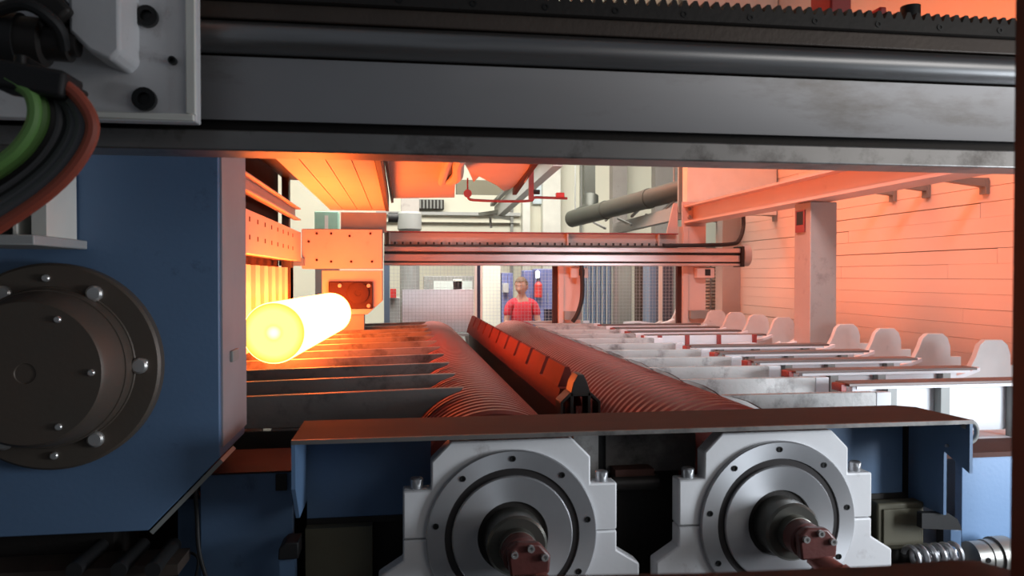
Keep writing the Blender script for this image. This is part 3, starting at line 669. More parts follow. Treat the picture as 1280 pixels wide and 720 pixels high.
# ================================================================== FAR GANTRY
YG = 8.0
a = PY(480, 288, YG); zt = PY(640, 290, YG).z; zmid = PY(640, 306, YG).z; zr0 = PY(640, 332, YG).z
xl, xc, xr = a.x, PY(848, 300, YG).x, PY(924, 320, YG).x
t = thing('far_gantry_beam', 'far pinkish gantry beam with polished rail spanning the middle of the view', 'beam', (1.7, YG, 0))
obj('web_plate', MB().box((xl, YG + .08, zmid), (xc, YG + .10, zt - .012)), PINKSTEEL, t)
obj('top_flange', MB().box((xl, YG, zt - .012), (xc, YG + .22, zt)), REDP, t)  # red colour put in for the red light on this top edge
obj('lower_ledge', MB().box((xl, YG + .02, zmid - .02), (xc, YG + .22, zmid)), BROWNSTEEL, t)
for px in (487, 710, 824):
    p = PY(px, 300, YG); obj('stiffener', MB().box((p.x - .008, YG + .01, zmid), (p.x + .008, YG + .08, zt - .012)), PINKSTEEL, t)
f = None
for k in range(38):
    x = xl + .1 + k * .08
    if f is None: f = obj('stud', MB().box((x, YG + .005, zmid), (x + .02, YG + .02, zmid + .025)), BLACKSTEEL, t); x0 = x
    else: copy_to(f, (x - x0, 0, 0))
zA = PY(640, 309, YG).z; zB = PY(640, 315, YG).z; zC = PY(640, 318, YG).z; zD = PY(640, 327, YG).z
RAILPOL = mat('far_rail_steel', (.62, .55, .55), .3, .7, c2=(.5, .42, .42), scale=2, dirt=(.33, .24, .23), dirt_amt=.38, dscale=2, stretch=(.7, 1, 3))
obj('upper_rail', MB().box((xl, YG - .04, zB), (xr, YG + .10, zA)), RAILPOL, t, .006)
obj('rail_groove', MB().box((xl, YG, zC), (xr, YG + .10, zB)), BLACKSTEEL, t)
obj('main_rail', MB().box((xl, YG - .03, zD), (xr, YG + .10, zC)), RAILPOL, t, .006)
obj('rail_groove', MB().box((xl, YG, zD - .014), (xr, YG + .10, zD)), BLACKSTEEL, t)
obj('bottom_rail', MB().box((xl, YG - .03, zr0), (xr, YG + .10, zD - .014)), RAILPOL, t, .004)
obj('end_plate', MB().box((xr, YG - .07, zr0 - .01), (xr + .03, YG + .15, zA + .02)), BLACK, t)
obj('end_roller', MB().cyl((xr + .031, YG + .03, zC), (xr + .11, YG + .03, zC), .12, 24), MIDGREY, t)
# columns of the far gantry
for (pa, pb, top, lab) in [(697, 725, zr0, 'pink lit steel post with small switch box, middle of the far beam'), (852, 881, None, 'pink lit steel post at the right end of the far beam, under I-beam')]:
    x0, x1 = PY(pa, 350, 8.15).x, PY(pb, 350, 8.15).x
    t = thing('steel_post', lab, 'post', ((x0 + x1) / 2, 8.2, 0), 'posts carrying the far beam')
    zz = (zr0 - .002) if top else 2.298; zl = 1.10 if top else 1.06
    obj('shaft', MB().box((x0 + .04, 8.12, zl), (x1, 8.26, zz)), IM, t, .004)
    obj('flange', MB().box((x0, 8.105, zl), (x0 + .06, 8.28, zz)), IM, t, .003)
    mx = x0 + (x1 - x0) * .55
    obj('switch_box', MB().box((mx - .02, 8.02, zr0 - .13), (x1 + .06, 8.11, zr0 - .02)), IM, t, .004)
    obj('box_opening', MB().box((mx + .07, 8.012, zr0 - .105), (mx + .13, 8.02, zr0 - .035)), BLACK, t)
    obj('side_plate', MB().box((x0 - .05, 8.15, zl), (x0, 8.2, zr0 - .002)), RUST, t)
    obj('foot_plate', MB().box((mx - .08, 8.05, 1.28), (x1, 8.115, 1.37)), GREY, t)
g = PY(835, 300, 8.1)
tag(obj('gusset_plate', MB().prism([(g.x, zmid + .02), (PY(853, 0, 8.1).x - .001, zmid + .02), (PY(853, 0, 8.1).x - .001, PY(853, 253, 8.1).z), (PY(848, 0, 8.1).x, PY(853, 253, 8.1).z)], 'y', 8.22, 8.25), IM), 'triangular pink gusset plate between the far beam and right post', 'plate')
tag(obj('black_hose', MB().tube([PY(929, 268, 8.1), PY(929, 285, 8.1), PY(924, 300, 7.96), PY(915, 305, 7.93), PY(880, 306.5, 7.93), PY(830, 307, 7.93)], .022), BLACK), 'black hose dropping to the right end of the far beam', 'hose')
tag(obj('hanging_hose', MB().tube([PY(727, 332, 7.95), PY(728, 355, 7.95), PY(727, 375, 7.95), PY(722, 392, 7.95), PY(716, 402, 7.98)], .024), BLACK), 'black hose hanging beside the middle pink post', 'hose')

# ================================================================== MESH FENCE
YM = 9.32
x0 = PY(483, 350, YM).x; x1 = PY(848, 350, YM).x; zb_, zt_ = 1.05, 1.96
t = thing('mesh_fence', 'fine wire mesh safety fence across the back of the bed', 'fence', (1.6, YM, 0))
mb = MB(); x = x0
while x < x1: mb.box((x, YM, zb_), (x + .003, YM + .003, zt_)); x += .043
z = zb_
while z < zt_: mb.box((x0, YM + .004, z), (x1, YM + .007, z + .003)); z += .043
stuff(obj('wire_mesh', mb, WIRE, t))
for (pa, pb, m) in [(480, 487, STEELBLUE), (593, 596, CREAMW), (596, 600, TROUSER), (600, 602.5, CREAMW), (718, 726, GREY), (823, 827, CREAMW)]:
    a = PY(pa, 350, YM).x; b = PY(pb, 350, YM).x
    obj('fence_post', MB().box((a, YM - .03, 0), (b, YM - .001, zt_ + .02)), m, t)
obj('top_bar', MB().box((x0, YM - .03, zt_), (x1, YM - .001, zt_ + .03)), GREY, t)
obj('bottom_bar', MB().box((x0, YM - .03, zb_ - .03), (x1, YM + .01, zb_)), MIDGREY, t)

# ================================================================== BEYOND THE FENCE
t = thing('white_board', 'large white panel standing behind the mesh fence at left', 'panel', (.47, 9.6, 0))
a = PY(503, 362, 9.6); b = PY(592, 398, 9.6)
obj('sheet', MB().box((a.x, 9.6, 1.05), (b.x, 9.64, a.z)), mat('white_sheet', (.84, .84, .90), .5), t)
for xx in (a.x + .05, b.x - .1): obj('leg', MB().box((xx, 9.6, 0), (xx + .05, 9.64, 1.05)), GREY, t)
def slab(name, label, cat, pa, pb, yt, Y, m, dep=.3, zlo=0.0, extra=None):
    a = PY(pa, yt, Y); b = PY(pb, yt, Y)
    t = thing(name, label, cat, ((a.x + b.x) / 2, Y, zlo)); obj('body', MB().box((a.x, Y, zlo), (b.x, Y + dep, a.z)), m, t, .008)
    if extra: extra(t, a, b, Y)
    return t
def cab(t, a, b, Y):
    w_ = b.x - a.x
    obj('door', MB().box((a.x + .03, Y - .015, .15), (a.x + w_ * .49, Y - .001, a.z - .05)), CABBLUE, t)
    dr = obj('door', MB().box((a.x + w_ * .51, Y - .015, .15), (b.x - .03, Y - .001, a.z - .05)), CABBLUE, t)
    obj('handle', MB().box((a.x + w_ * .53, Y - .03, a.z - .5), (a.x + w_ * .55, Y - .015, a.z - .35)), MIDGREY, dr)
slab('control_cabinet', 'blue control cabinet right behind the man in red', 'cabinet', 655, 667, 338, 11.2, CABBLUE, extra=cab)
slab('control_cabinet', 'wide blue control cabinet left of the middle pink post', 'cabinet', 669.5, 697, 336, 11.1, CABBLUE, extra=cab)
slab('control_cabinet', 'narrow blue cabinet between the cream pillar and the man', 'cabinet', 628, 641, 341, 11.4, CABBLUE, extra=cab)
slab('cream_pillar', 'cream square pillar just right of the dark fence post', 'pillar', 603, 626, 300, 11.5, CREAM)
slab('grey_pillar', 'grey-green pillar behind the left end of the fence', 'pillar', 501, 524, 200, 13.0, CONCRETE)
slab('machine_block', 'grey machine block behind the white panel', 'machine', 530, 592, 345, 12.0, GREY, extra=lambda t, a, b, Y: (
    obj('window', MB().box((a.x + .15, Y - .01, a.z - .5), (a.x + .75, Y, a.z - .08)), mat('pale_glass', (.62, .68, .66), .2), t),
    obj('pale_strip', MB().box((b.x - .32, Y - .01, a.z - .7), (b.x - .18, Y, a.z - .05)), CREAMW, t)))  # plain pale strip in cream white
slab('tool_rack', 'dark tool rack at the left end of the mesh fence', 'rack', 486, 500, 372, 10.6, GREY, extra=lambda t, a, b, Y: obj('red_bin', MB().box((a.x + .02, Y - .1, a.z + .001), (a.x + .1, Y, a.z + .12)), BRIGHTRED, t))
# wall mounted small things
a = PY(636, 352, 11.35)
def boxthing(name, label, cat, pa, ya, pb, yb_, Y, m, dep=.1, parts=None):
    a = PY(pa, ya, Y); b = PY(pb, yb_, Y)
    o = obj(name, MB().box((a.x, Y, b.z), (b.x, Y + dep, a.z)), m, None, .006); tag(o, label, cat); return o
boxthing('switch_panel', 'pale grey switch panel on a cabinet left of the man', 'panel', 629, 354, 636, 366, 11.285, MIDGREY)
# fire extinguisher
t = thing('fire_extinguisher', 'red fire extinguisher hanging on a blue cabinet right of the man', 'extinguisher', PY(673, 372, 11.025))
c = PY(673, 372, 11.025); tp = PY(673, 352, 11.025)
h = tp.z - c.z
obj('cylinder', MB().lathe(c, (0, 0, 1), [(0, .05), (.01, .06), (h * .8, .06), (h * .95, .03), (h, .02)], 18), BRIGHTRED, t)
obj('valve', MB().lathe(c + Vector((0, 0, h)), (0, 0, 1), [(0, .02), (.05, .025)], 10), BLACK, t)
# a lit lamp patch
p = PY(672, 344, 11.06)
lm = bpy.data.materials.new('lamp_glow'); lm.use_nodes = True; bs = lm.node_tree.nodes['Principled BSDF']; bs.inputs['Emission Color'].default_value = (1, 1, 1, 1); bs.inputs['Emission Strength'].default_value = 1.5
tag(obj('signal_lamp', MB().lathe((p.x, 11.06, p.z - .05), (0, 0, 1), [(0, .02), (.02, .03), (.1, .03), (.12, .01)], 12), lm), 'small white lit lamp above the fire extinguisher', 'lamp')
# curtain strips
t = thing('strip_curtain', 'blue-grey ribbed strip curtain right of the middle pink post', 'curtain', (2.8, 10.4, 0))
xa, xb = PY(729, 350, 10.4).x, PY(765, 350, 10.4).x; n = 12; f = None
for k in range(n):
    x = xa + (xb - xa) * k / n; wv = (xb - xa) / n
    if f is None: f = obj('strip', MB().prism([(x, 10.4), (x + wv * .5, 10.36), (x + wv, 10.4), (x + wv * .5, 10.43)], 'z', .05, 2.05), STEELBLUE, t); xk = x
    else: copy_to(f, (x - xk, .03 * (k % 2), 0))
obj('curtain_rail', MB().box((xa - .05, 10.37, 2.05), (xb + .05, 10.5, 2.10)), GREY, t)
obj('upright', MB().box((xa - .08, 10.38, 0), (xa - .03, 10.46, 2.1)).box((xb + .03, 10.38, 0), (xb + .08, 10.46, 2.1)), GREY, t)
slab('grey_locker', 'tall grey-green locker right of the strip curtain', 'locker', 768, 790, 320, 10.9, mat('greygreen', (.36, .38, .34), .6))
slab('dark_cabinet', 'dark narrow cabinet behind the fence near the right post', 'cabinet', 801, 811, 325, 10.6, BROWNSTEEL)
slab('blue_column', 'slim pale blue column at the right end of the fence', 'column', 812, 823, 310, 10.2, STEELBLUE)
slab('dark_pillar', 'dark blue-grey pillar left of the right pink post', 'pillar', 829, 842, 310, 9.9, mat('slate', (.07, .08, .11), .6))
# louvre
t = thing('louvre_shutter', 'pale slatted louvre shutter right of the right pink post', 'shutter', (3.95, 9.6, 0))
xa, xb = PY(873, 360, 9.6).x, PY(903, 360, 9.6).x; z = .9; f = None
while z < 2.1:
    if f is None: f = obj('slat', MB().prism([(9.6, z), (9.64, z + .028), (9.65, z + .028), (9.61, z)], 'x', xa, xb), CREAMW, t); z0 = z
    else: copy_to(f, (0, 0, z - z0))
    z += .044
obj('frame', MB().box((xa, 9.66, 0), (xb, 9.70, 2.15)), GREY, t)
obj('mullion', MB().box(((xa + xb) / 2 - .01, 9.59, .9), ((xa + xb) / 2 + .01, 9.6, 2.1)), GREY, t)
slab('dark_post', 'thin black post right of the louvre shutter', 'post', 903, 909, 300, 9.44, BLACK, .1)

# ducts etc
t = thing('exhaust_duct', 'thick dark grey exhaust duct rising to the right above the far beam', 'duct', PY(780, 260, 10))
p = PY(714, 274, 11.8); q = PY(884, 229, 8.95)
dv = (q - p); Ld = dv.length
obj('pipe', MB().lathe(p, dv, [(0, .10), (.02, .13), (Ld * .3, .13), (Ld * .3, .138), (Ld * .31, .138), (Ld * .31, .13), (Ld * .62, .13), (Ld * .62, .138), (Ld * .64, .138), (Ld * .64, .13), (Ld, .13)], 28), DARKDUCT, t)
v = PY(738, 262, 12.0)
obj('riser', MB().box((v.x - .10, v.y, v.z - .15), (v.x + .08, v.y + .16, 5.5)), DARKDUCT, t)
obj('elbow', MB().tube([p + dv * .02, PY(724, 270, 11.9), PY(736, 262, 12.0), PY(738, 245, 12.08)], .13, 16), DARKDUCT, t)
obj('hanger_rod', MB().cyl(PY(719, 270, 11.7), Vector((PY(719, 270, 11.7).x, PY(719, 270, 11.7).y, 5.5)), .012, 8).cyl(p + dv * .8, Vector(((p + dv * .8).x, (p + dv * .8).y, 5.5)), .012, 8), GREY, t)
t = thing('roof_truss', 'grey lattice girder below the dark exhaust duct', 'truss', PY(800, 280, 10.2))
a, b = PY(770, 286, 11.5), PY(850, 266, 9.2)
obj('chord', MB().bar(a, b, .1, .16), GREY, t)
a2, b2 = PY(742, 278, 11.8), PY(848, 262, 9.4)
mbx = MB()
for k in range(6):
    s = k / 6; mbx.bar(a2.lerp(b2, s), a2.lerp(b2, s + 1 / 6) + Vector((0, 0, .16 if k % 2 else -.12)), .03); 
obj('lattice', mbx, GREY, t)
obj('hanger', MB().bar(b, (b.x, b.y, 5.5), .05), GREY, t)
t = thing('crane_runway', 'grey crane runway girder sloping behind the red pipe', 'girder', PY(650, 240, 11))
a, b = PY(622, 266, 13.8), PY(697, 196, 8.9)
obj('girder', MB().bar(a, b, .12, .22), MIDGREY, t)
obj('rail', MB().bar(a + Vector((-.1, 0, .14)), b + Vector((-.1, 0, .14)), .07, .05), GREY, t)
obj('hanger', MB().bar(b.lerp(a, .1), (b.lerp(a, .1).x, b.lerp(a, .1).y, 5.5), .08), GREY, t)
obj('lattice_truss', MB().bar(PY(600, 268, 13.9), PY(640, 262, 13.0), .06).bar(PY(604, 268, 13.9), PY(640, 274, 13.0), .05).bar(PY(612, 266, 13.9), PY(614, 285, 13.9), .04), GREY, t)
# red pipe with valve
t = thing('red_pipe', 'thin red pipe with round valve and gauge box, hanging at top centre', 'pipe', PY(640, 250, 7.9))
obj('pipe_run', MB().tube([PY(585, 243, 7.9), PY(587, 249, 7.9), PY(600, 250.5, 7.9), PY(630, 251.5, 7.9), PY(662, 251, 7.9), PY(668, 247, 7.9), PY(680, 247, 7.9), PY(709, 248, 7.9)], .014, 10), REDP, t)
c = PY(584.5, 242, 7.9)
obj('valve_wheel', MB().lathe(c, (0, -1, 0), [(0, .02), (.0, .042), (.02, .042), (.02, .018)], 18), REDP, t)
obj('valve_stem', MB().cyl(c, c + Vector((0, 0, .16)), .008, 8), REDP, t)
p = PY(664, 250, 7.9)
obj('drop_pipe', MB().box((p.x - .025, 7.88, p.z), (p.x + .025, 7.93, 5.5)), REDP, t)
q = PY(671, 240, 7.9); obj('tee_knob', MB().cyl(q + Vector((-.04, 0, 0)), q + Vector((.03, 0, 0)), .025, 12), BLACK, t)
q = PY(700, 244, 7.9); obj('gauge_box', MB().cbox(q, (.085, .06, .05)), BRIGHTRED, t, .005)
# vents and round duct
t = thing('vent_grille', 'dark louvred vent grille high on the far wall', 'vent', PY(532, 260, 14.8))
a, b = PY(511, 249, 14.8), PY(555, 261, 14.8)
obj('frame', MB().box((a.x, 14.8, b.z), (b.x, 14.99, a.z)), BLACKSTEEL, t)
f = None
for k in range(10):
    x = a.x + (b.x - a.x) * k / 10
    if f is None: f = obj('fin', MB().box((x, 14.76, b.z), (x + .03, 14.8, a.z)), GREY, t); xk = x
    else: copy_to(f, (x - xk, 0, 0))
t = thing('round_filter', 'round grey filter drum above the left end of the far beam', 'filter', PY(512, 288, 11))
c = PY(512, 290, 11); d = PY(512, 265, 11)
obj('drum', MB().lathe((c.x, 11, c.z - 1.6), (0, 0, 1), [(0, .14), (1.6, .14), (1.64, .17), (1.6 + (d.z - c.z) * .9, .17), (1.6 + d.z - c.z, .15)], 28), GREY, t)
obj('inlet', MB().cyl((c.x - .30, 11, d.z - .08), (c.x - .12, 11, d.z - .08), .07, 16), BLACK, t)
obj('drum_stand', MB().box((c.x - .1, 10.95, 0), (c.x + .1, 11.05, c.z - 1.6)), GREY, t)
tag(obj('cross_girder', MB().box((PY(570, 0, 13).x, 12.9, PY(600, 243, 13).z), (PY(650, 0, 13).x, 13.1, PY(600, 226, 13).z)).box((PY(570, 0, 13).x, 12.88, PY(600, 243, 13).z - .02), (PY(650, 0, 13).x, 12.9, PY(600, 240, 13).z)), OLIVE), 'olive grey cross girder behind the ragged heat shield', 'girder')
boxthing('window_panel', 'pale blue high window panel between white pilasters', 'window', 666, 208, 678, 255, 14.9, mat('paleblue', (.62, .72, .78), .3), .08)

# ================================================================== LOWER RIGHT AND CENTRE
t = thing('side_base', 'bright blue base box with brown top at the lower right edge', 'machine base', (2.3, 2.9, 0))
a = PY(1197, 565, 2.80); b = PY(1275, 560, 2.80)
zz = PY(1230, 564, 2.80).z; zl = PY(1230, 678, 2.80).z
obj('blue_box', MB().box((a.x + .02, 2.80, zl), (3.2, 2.84, zz - .02)), BLUE, t, .003)
obj('brown_top', MB().box((hx1 + .003, 2.78, zz - .02), (3.2, 3.02, zz)), RUST, t)
obj('lower_post', MB().box((a.x + .03, 2.90, 0), (3.1, 2.96, zl + .02)), BLACKSTEEL, t)
obj('lower_strip', MB().box((PY(1194, 0, 2.7).x, 2.70, 0), (PY(1208, 0, 2.7).x, 2.74, PY(1200, 662, 2.7).z)), BLUE, t, .003)
t = thing('shaft_coupling', 'grey cylindrical shaft coupling at the bottom right under blue box', 'coupling', PY(1240, 705, 2.7))
p = PY(1212, 697, 2.70)
obj('barrel', MB().lathe(p, (1, 0, 0), [(0, .05), (.0, .062), (.06, .062), (.062, .066), (.1, .066), (.1, .075), (.16, .075), (.16, .05), (.4, .05)], 28), mat('coupling_grey', (.30, .29, .27), .4, .6), t)
obj('set_screw', MB().cyl(p + Vector((.03, -.064, .01)), p + Vector((.03, -.058, .01)), .01, 12), BLACKBOLT, t)
t = thing('terminal_box', 'olive brown box beside the right bearing housing under hood', 'box', PY(1126, 690, 2.73))
a = PY(1097, 630, 2.68); b = PY(1155, 686, 2.68)
obj('case', MB().box((a.x, 2.68, b.z), (b.x, 2.742, a.z)), OLIVE, t, .008)
obj('lid', MB().box((a.x + .02, 2.672, b.z + .02), (b.x - .02, 2.68, a.z - .02)), OLIVE, t, .003)
obj('box_stand', MB().box((a.x + .02, 2.70, 0), (b.x - .02, 2.74, b.z)), BLACKSTEEL, t)
t = thing('coil_spring', 'silver coil spring lying below the olive box', 'spring', PY(1150, 700, 2.62))
pts = []
a = PY(1136, 695, 2.62); b = PY(1200, 690, 2.62)
for k in range(0, 73):
    an = k * PI / 6; pts.append(a.lerp(b, k / 72) + Vector((0, math.cos(an) * .032, math.sin(an) * .032)))
obj('coil', MB().tube(pts, .010, 8), MACHINED, t)
tag(obj('spring_shelf', MB().box((XR + .462, 2.55, 0), (b.x + .02, 2.67, a.z - .044)), BLACKSTEEL), 'black shelf block under the coil spring, lower right', 'block')
# black gutter spout
a = PY(1160, 655, 2.60); b = PY(1208, 668, 2.5)
tag(obj('black_spout', MB().prism([(PY(1158, 0, 2.6).x, PY(1185, 640, 2.6).z), (PY(1192, 0, 2.6).x, PY(1185, 642, 2.6).z), (PY(1203, 0, 2.6).x, PY(1185, 650, 2.6).z), (PY(1209, 0, 2.6).x, PY(1185, 664, 2.6).z), (PY(1158, 0, 2.6).x, PY(1185, 659, 2.6).z)], 'y', 2.60, 2.63), BLACK), 'black curved spout plate beside the olive box, lower right', 'plate')
t = thing('left_latch', 'black latch hook on the hood post at lower left', 'latch', PY(352, 690, 2.6))
a = PY(345, 678, 2.6)
obj('hook', MB().prism([(PY(344, 0, 2.6).x, PY(355, 700, 2.6).z), (PY(345, 0, 2.6).x, PY(355, 686, 2.6).z), (PY(353, 0, 2.6).x, PY(355, 679, 2.6).z), (PY(370, 0, 2.6).x, PY(355, 679, 2.6).z), (PY(370, 0, 2.6).x, PY(355, 700, 2.6).z)], 'y', 2.6, 2.7), BLACK, t, .004)
obj('post', MB().box((PY(345, 0, 2.6).x, 2.62, 0), (PY(364, 0, 2.6).x, 2.68, PY(355, 700, 2.6).z)), BLUE, t)
# middle block between housings
t = thing('centre_block', 'stained steel block between the two bearing housings', 'block', (.85, 2.74, 0))
a = PY(716, 543, 2.74); b = PY(752, 590, 2.74)
obj('pale_plate', MB().box((a.x, 2.73, PY(775, 600, 2.74).z), (b.x - .015, 2.77, HZ - .013)), GREYWHITE, t)
obj('dark_plate', MB().box((b.x + .015, 2.735, PY(775, 590, 2.74).z), (XR - .215, 2.77, HZ - .013)), ARMSTEEL, t)
obj('dark_slit', MB().box((b.x - .015, 2.745, PY(775, 600, 2.74).z), (b.x + .015, 2.77, HZ - .013)), BLACK, t)
obj('bar', MB().box((b.x + .03, 2.66, PY(775, 596, 2.7).z), (PY(815, 0, 2.7).x, 2.73, PY(775, 584, 2.7).z)), RUST, t)
obj('pipe', MB().cyl((b.x + .02, 2.67, PY(775, 604, 2.67).z), (PY(820, 0, 2.7).x, 2.67, PY(775, 604, 2.67).z), .028, 18), BLACKSTEEL, t)
obj('leak_screen', MB().box((hx0 + .012, 2.787, 0), (hx1 - .062, 2.797, zp)), BLACKSTEEL, t)  # black panel added to block orange light leaking past the housings
obj('lower_plate', MB().box((a.x, 2.76, 0), (PY(850, 0, 2.76).x, 2.78, PY(775, 588, 2.74).z)), BLACKSTEEL, t)

# ================================================================== FOREGROUND OPENING
t = thing('door_frame', 'dark blurred steel upright at the right edge close to the camera', 'frame', (.8, .8, 0))
xp = PY(1266, 360, .86).x
obj('upright', MB().box((xp, .74, 0), (xp + .2, .86, 3.2)), mat('frame_brown', (.035, .018, .016), .6, c2=(.05, .025, .02)), t)
sp = [(560, 722), (880, 716), (1105, 707), (1190, 700), (1222, 701), (1262, 712), (1290, 716)]
q = [PY(x_, y_, .95) for x_, y_ in sp]
obj('sill', MB().prism([(v.x, v.z) for v in q] + [(q[-1].x, 1.2), (q[0].x, 1.2)], 'y', .87, .95), RUST, t)
obj('sill_leg', MB().box((q[0].x, .88, 0), (q[0].x + .06, .94, 1.2)).box((q[-2].x - .06, .88, 0), (q[-2].x, .94, 1.2)), BLACKSTEEL, t)

# ================================================================== OPERATOR
MX, MY = PY(652, 360, 9.95).x, 9.95
man = thing('person', 'man in red shirt standing behind the mesh fence looking down to the left', 'person', (MX, MY, 0))
def skin_mesh(name, nodes, edges, m, root=0, sub=1, parent=man):
    me = bpy.data.meshes.new(name); me.from_pydata([n[0] for n in nodes], edges, []); o = bpy.data.objects.new(name, me); COL.objects.link(o); o.parent = parent
    s = o.modifiers.new('skin', 'SKIN'); s.use_smooth_shade = True
    for i, n in enumerate(nodes):
        sv = me.skin_vertices[0].data[i]; r = n[1]; sv.radius = r if isinstance(r, tuple) else (r, r); sv.use_root = (i == root)
    u = o.modifiers.new('sub', 'SUBSURF'); u.levels = sub; u.render_levels = sub
    me.materials.append(m); return o
# y negative = toward camera.  He leans a little forward over the desk, elbows bent.
nodes = [((0, 0, .92), (.15, .11)), ((0, -.01, 1.10), (.14, .10)), ((0, -.02, 1.30), (.155, .105)), ((0, -.02, 1.40), (.10, .08)), ((0, -.035, 1.48), (.055, .058)), ((-.01, -.05, 1.55), (.058, .062)),
         ((.165, -.02, 1.375), .050), ((.215, -.05, 1.13), .042), ((.17, -.27, 1.05), .033), ((.14, -.34, 1.05), (.036, .02)),
         ((-.165, -.02, 1.375), .050), ((-.215, -.05, 1.13), .042), ((-.17, -.27, 1.05), .033), ((-.14, -.34, 1.05), (.036, .02)),
         ((.10, 0, .84), .085), ((.11, -.01, .48), .058), ((.11, .01, .10), .042), ((.12, -.13, .035), (.04, .03)),
         ((-.10, 0, .84), .085), ((-.11, -.01, .48), .058), ((-.11, .01, .10), .042), ((-.12, -.13, .035), (.04, .03))]
edges = [(0, 1), (1, 2), (2, 3), (3, 4), (4, 5), (3, 6), (6, 7), (7, 8), (8, 9), (3, 10), (10, 11), (11, 12), (12, 13), (0, 14), (14, 15), (15, 16), (16, 17), (0, 18), (18, 19), (19, 20), (20, 21)]
def fingers(nodes, edges, base, s):
    b = Vector(nodes[base][0])
    for k, (dx, L_) in enumerate([(-.03, .07), (-.01, .08), (.011, .075), (.03, .06)]):
        i = len(nodes); p1 = b + Vector((dx, -.03, .0)); p2 = b + Vector((dx * 1.1, -.03 - L_ * .6, .004)); p3 = b + Vector((dx * 1.15, -.03 - L_, -.014))
        nodes += [(tuple(p1), .0095), (tuple(p2), .0085), (tuple(p3), .0075)]; edges += [(base, i), (i, i + 1), (i + 1, i + 2)]
    i = len(nodes); nodes += [(tuple(b + Vector((-s * .042, .0, -.0))), .011), (tuple(b + Vector((-s * .058, -.045, -.01))), .009)]; edges += [(base, i), (i, i + 1)]
fingers(nodes, edges, 9, 1); fingers(nodes, edges, 13, -1)
skin_mesh('body', nodes, edges, SKIN)
sh = [((0, 0, .94), (.168, .128)), ((0, -.01, 1.10), (.16, .12)), ((0, -.02, 1.30), (.172, .122)), ((0, -.02, 1.42), (.115, .092)), ((0, -.03, 1.475), (.075, .072)),
      ((.165, -.02, 1.38), .066), ((.205, -.04, 1.21), .060), ((-.165, -.02, 1.38), .066), ((-.205, -.04, 1.21), .060)]
skin_mesh('shirt', sh, [(0, 1), (1, 2), (2, 3), (3, 4), (3, 5), (5, 6), (3, 7), (7, 8)], SHIRT)
tr = [((0, 0, .95), (.158, .118)), ((.10, 0, .82), .098), ((.11, -.01, .48), .075), ((.11, .01, .09), .066), ((-.10, 0, .82), .098), ((-.11, -.01, .48), .075), ((-.11, .01, .09), .066)]
skin_mesh('trousers', tr, [(0, 1), (1, 2), (2, 3), (0, 4), (4, 5), (5, 6)], TROUSER)
for s in (-1, 1):
    mbx = MB()
    for k in range(1): mbx.box((MX + s * .115 - .05, MY - .20, 0.0), (MX + s * .115 + .05, MY + .07, .085))
    obj('shoe', mbx, SHOE, man, .03)
# head: deformed sphere, turned a little to the left of the picture and bowed
def head_mesh():
    bm = bmesh.new(); bmesh.ops.create_uvsphere(bm, u_segments=32, v_segments=24, radius=1)
    for v in bm.verts:
        x, y, z = v.co
        w_ = .083 * (1 - .16 * max(0, -z)); d = .098; hgt = .116
        if z < -.1 and y < 0: y *= 1.02
        if z < -.3: x *= 1 - .28 * (-z - .3)
        fx, fy, fz = x * w_, y * d, z * hgt
        if y < -.7 and abs(x) < .28 and -.38 < z < .12: fy -= .022 * (1 - abs(x) / .28) * (1 - abs(z + .22) / .34)      # nose
        if y < -.6 and .1 < z < .22 and .15 < abs(x) < .6: fy += .008     # eye sockets
        if y < -.75 and abs(x) < .35 and -.60 < z < -.46: fy -= .006      # lips
        v.co = (fx, fy, fz)
    return bm
hd_rot = Matrix.Translation((-.012, -.062, 1.615)) @ Matrix.Rotation(math.radians(-28), 4, 'Z') @ Matrix.Rotation(math.radians(14), 4, 'X')
def head_obj(name, bm, m):
    bmesh.ops.transform(bm, matrix=hd_rot, verts=bm.verts); me = bpy.data.meshes.new(name); bm.to_mesh(me); bm.free()
    me.polygons.foreach_set('use_smooth', [True] * len(me.polygons)); me.materials.append(m)
    o = bpy.data.objects.new(name, me); COL.objects.link(o); o.parent = man; return o
head_obj('head', head_mesh(), SKIN)
bm = head_mesh()
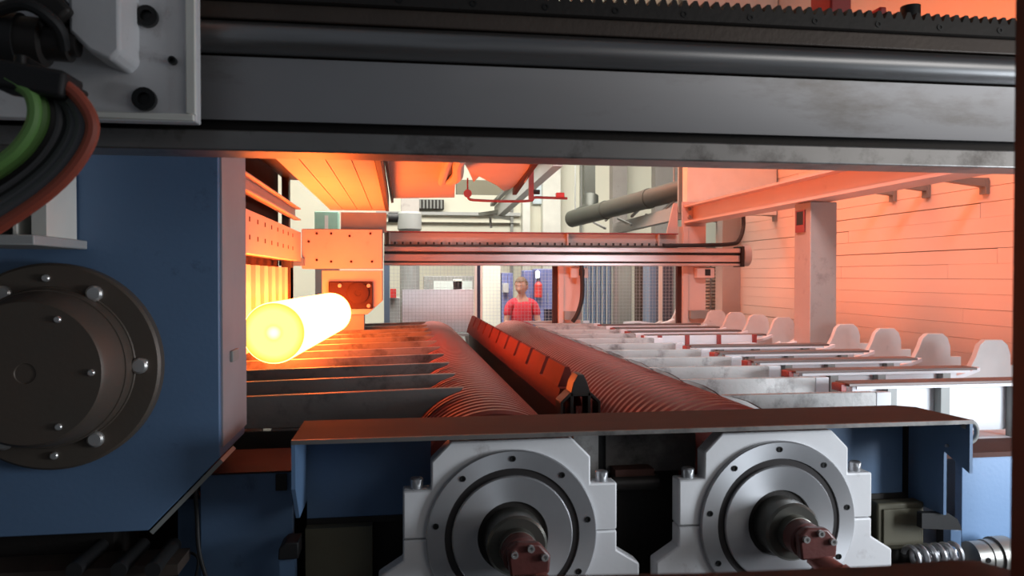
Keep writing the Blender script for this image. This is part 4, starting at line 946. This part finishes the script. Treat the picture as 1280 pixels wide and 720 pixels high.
for v in list(bm.verts):
    x, y, z = v.co
    keep = (z > .062) or (y > .0 and z > -.045) or (y > -.045 and z > .0 and abs(x) > .06)
    if not keep: bm.verts.remove(v)
for v in bm.verts: v.co *= 1.07; v.co.z += .004
head_obj('hair', bm, HAIR)
for s in (-1, 1):
    bm = bmesh.new(); bmesh.ops.create_uvsphere(bm, u_segments=12, v_segments=8, radius=.0095); bmesh.ops.translate(bm, verts=bm.verts, vec=(s * .03, -.083, .018)); head_obj('eye', bm, EYE)
    bm = bmesh.new(); bmesh.ops.create_uvsphere(bm, u_segments=10, v_segments=8, radius=.005); bmesh.ops.translate(bm, verts=bm.verts, vec=(s * .03, -.0935, .016)); head_obj('pupil', bm, BLACK)
    bm = bmesh.new(); bmesh.ops.create_uvsphere(bm, u_segments=12, v_segments=10, radius=1); bmesh.ops.scale(bm, verts=bm.verts, vec=(.010, .02, .033)); bmesh.ops.translate(bm, verts=bm.verts, vec=(s * .079, .008, -.002)); head_obj('ear', bm, SKIN)
    bm = bmesh.new(); bmesh.ops.create_cube(bm, size=1); bmesh.ops.scale(bm, verts=bm.verts, vec=(.03, .008, .006)); bmesh.ops.translate(bm, verts=bm.verts, vec=(s * .03, -.089, .036)); head_obj('eyebrow', bm, HAIR)
bm = bmesh.new(); bmesh.ops.create_cube(bm, size=1); bmesh.ops.scale(bm, verts=bm.verts, vec=(.04, .006, .006)); bmesh.ops.translate(bm, verts=bm.verts, vec=(0, -.086, -.066)); head_obj('mouth', bm, mat('lips', (.42, .16, .14), .5))
# desk in front of him
t = thing('control_desk', 'grey sloping control desk in front of the man in red', 'desk', (MX + .1, 9.55, 0))
obj('pedestal', MB().box((MX - .3, 9.45, 0), (MX + .7, 9.68, .95)), GREY, t)
obj('desk_top', MB().prism([(9.42, .95), (9.42, .98), (9.72, 1.0), (9.72, .95)], 'x', MX - .34, MX + .75), MIDGREY, t, .006)
obj('screen_back', MB().prism([(MX + .22, 1.0), (MX + .58, 1.0), (MX + .36, 1.33), (MX + .22, 1.33)], 'y', 9.5, 9.54), TROUSER, t)
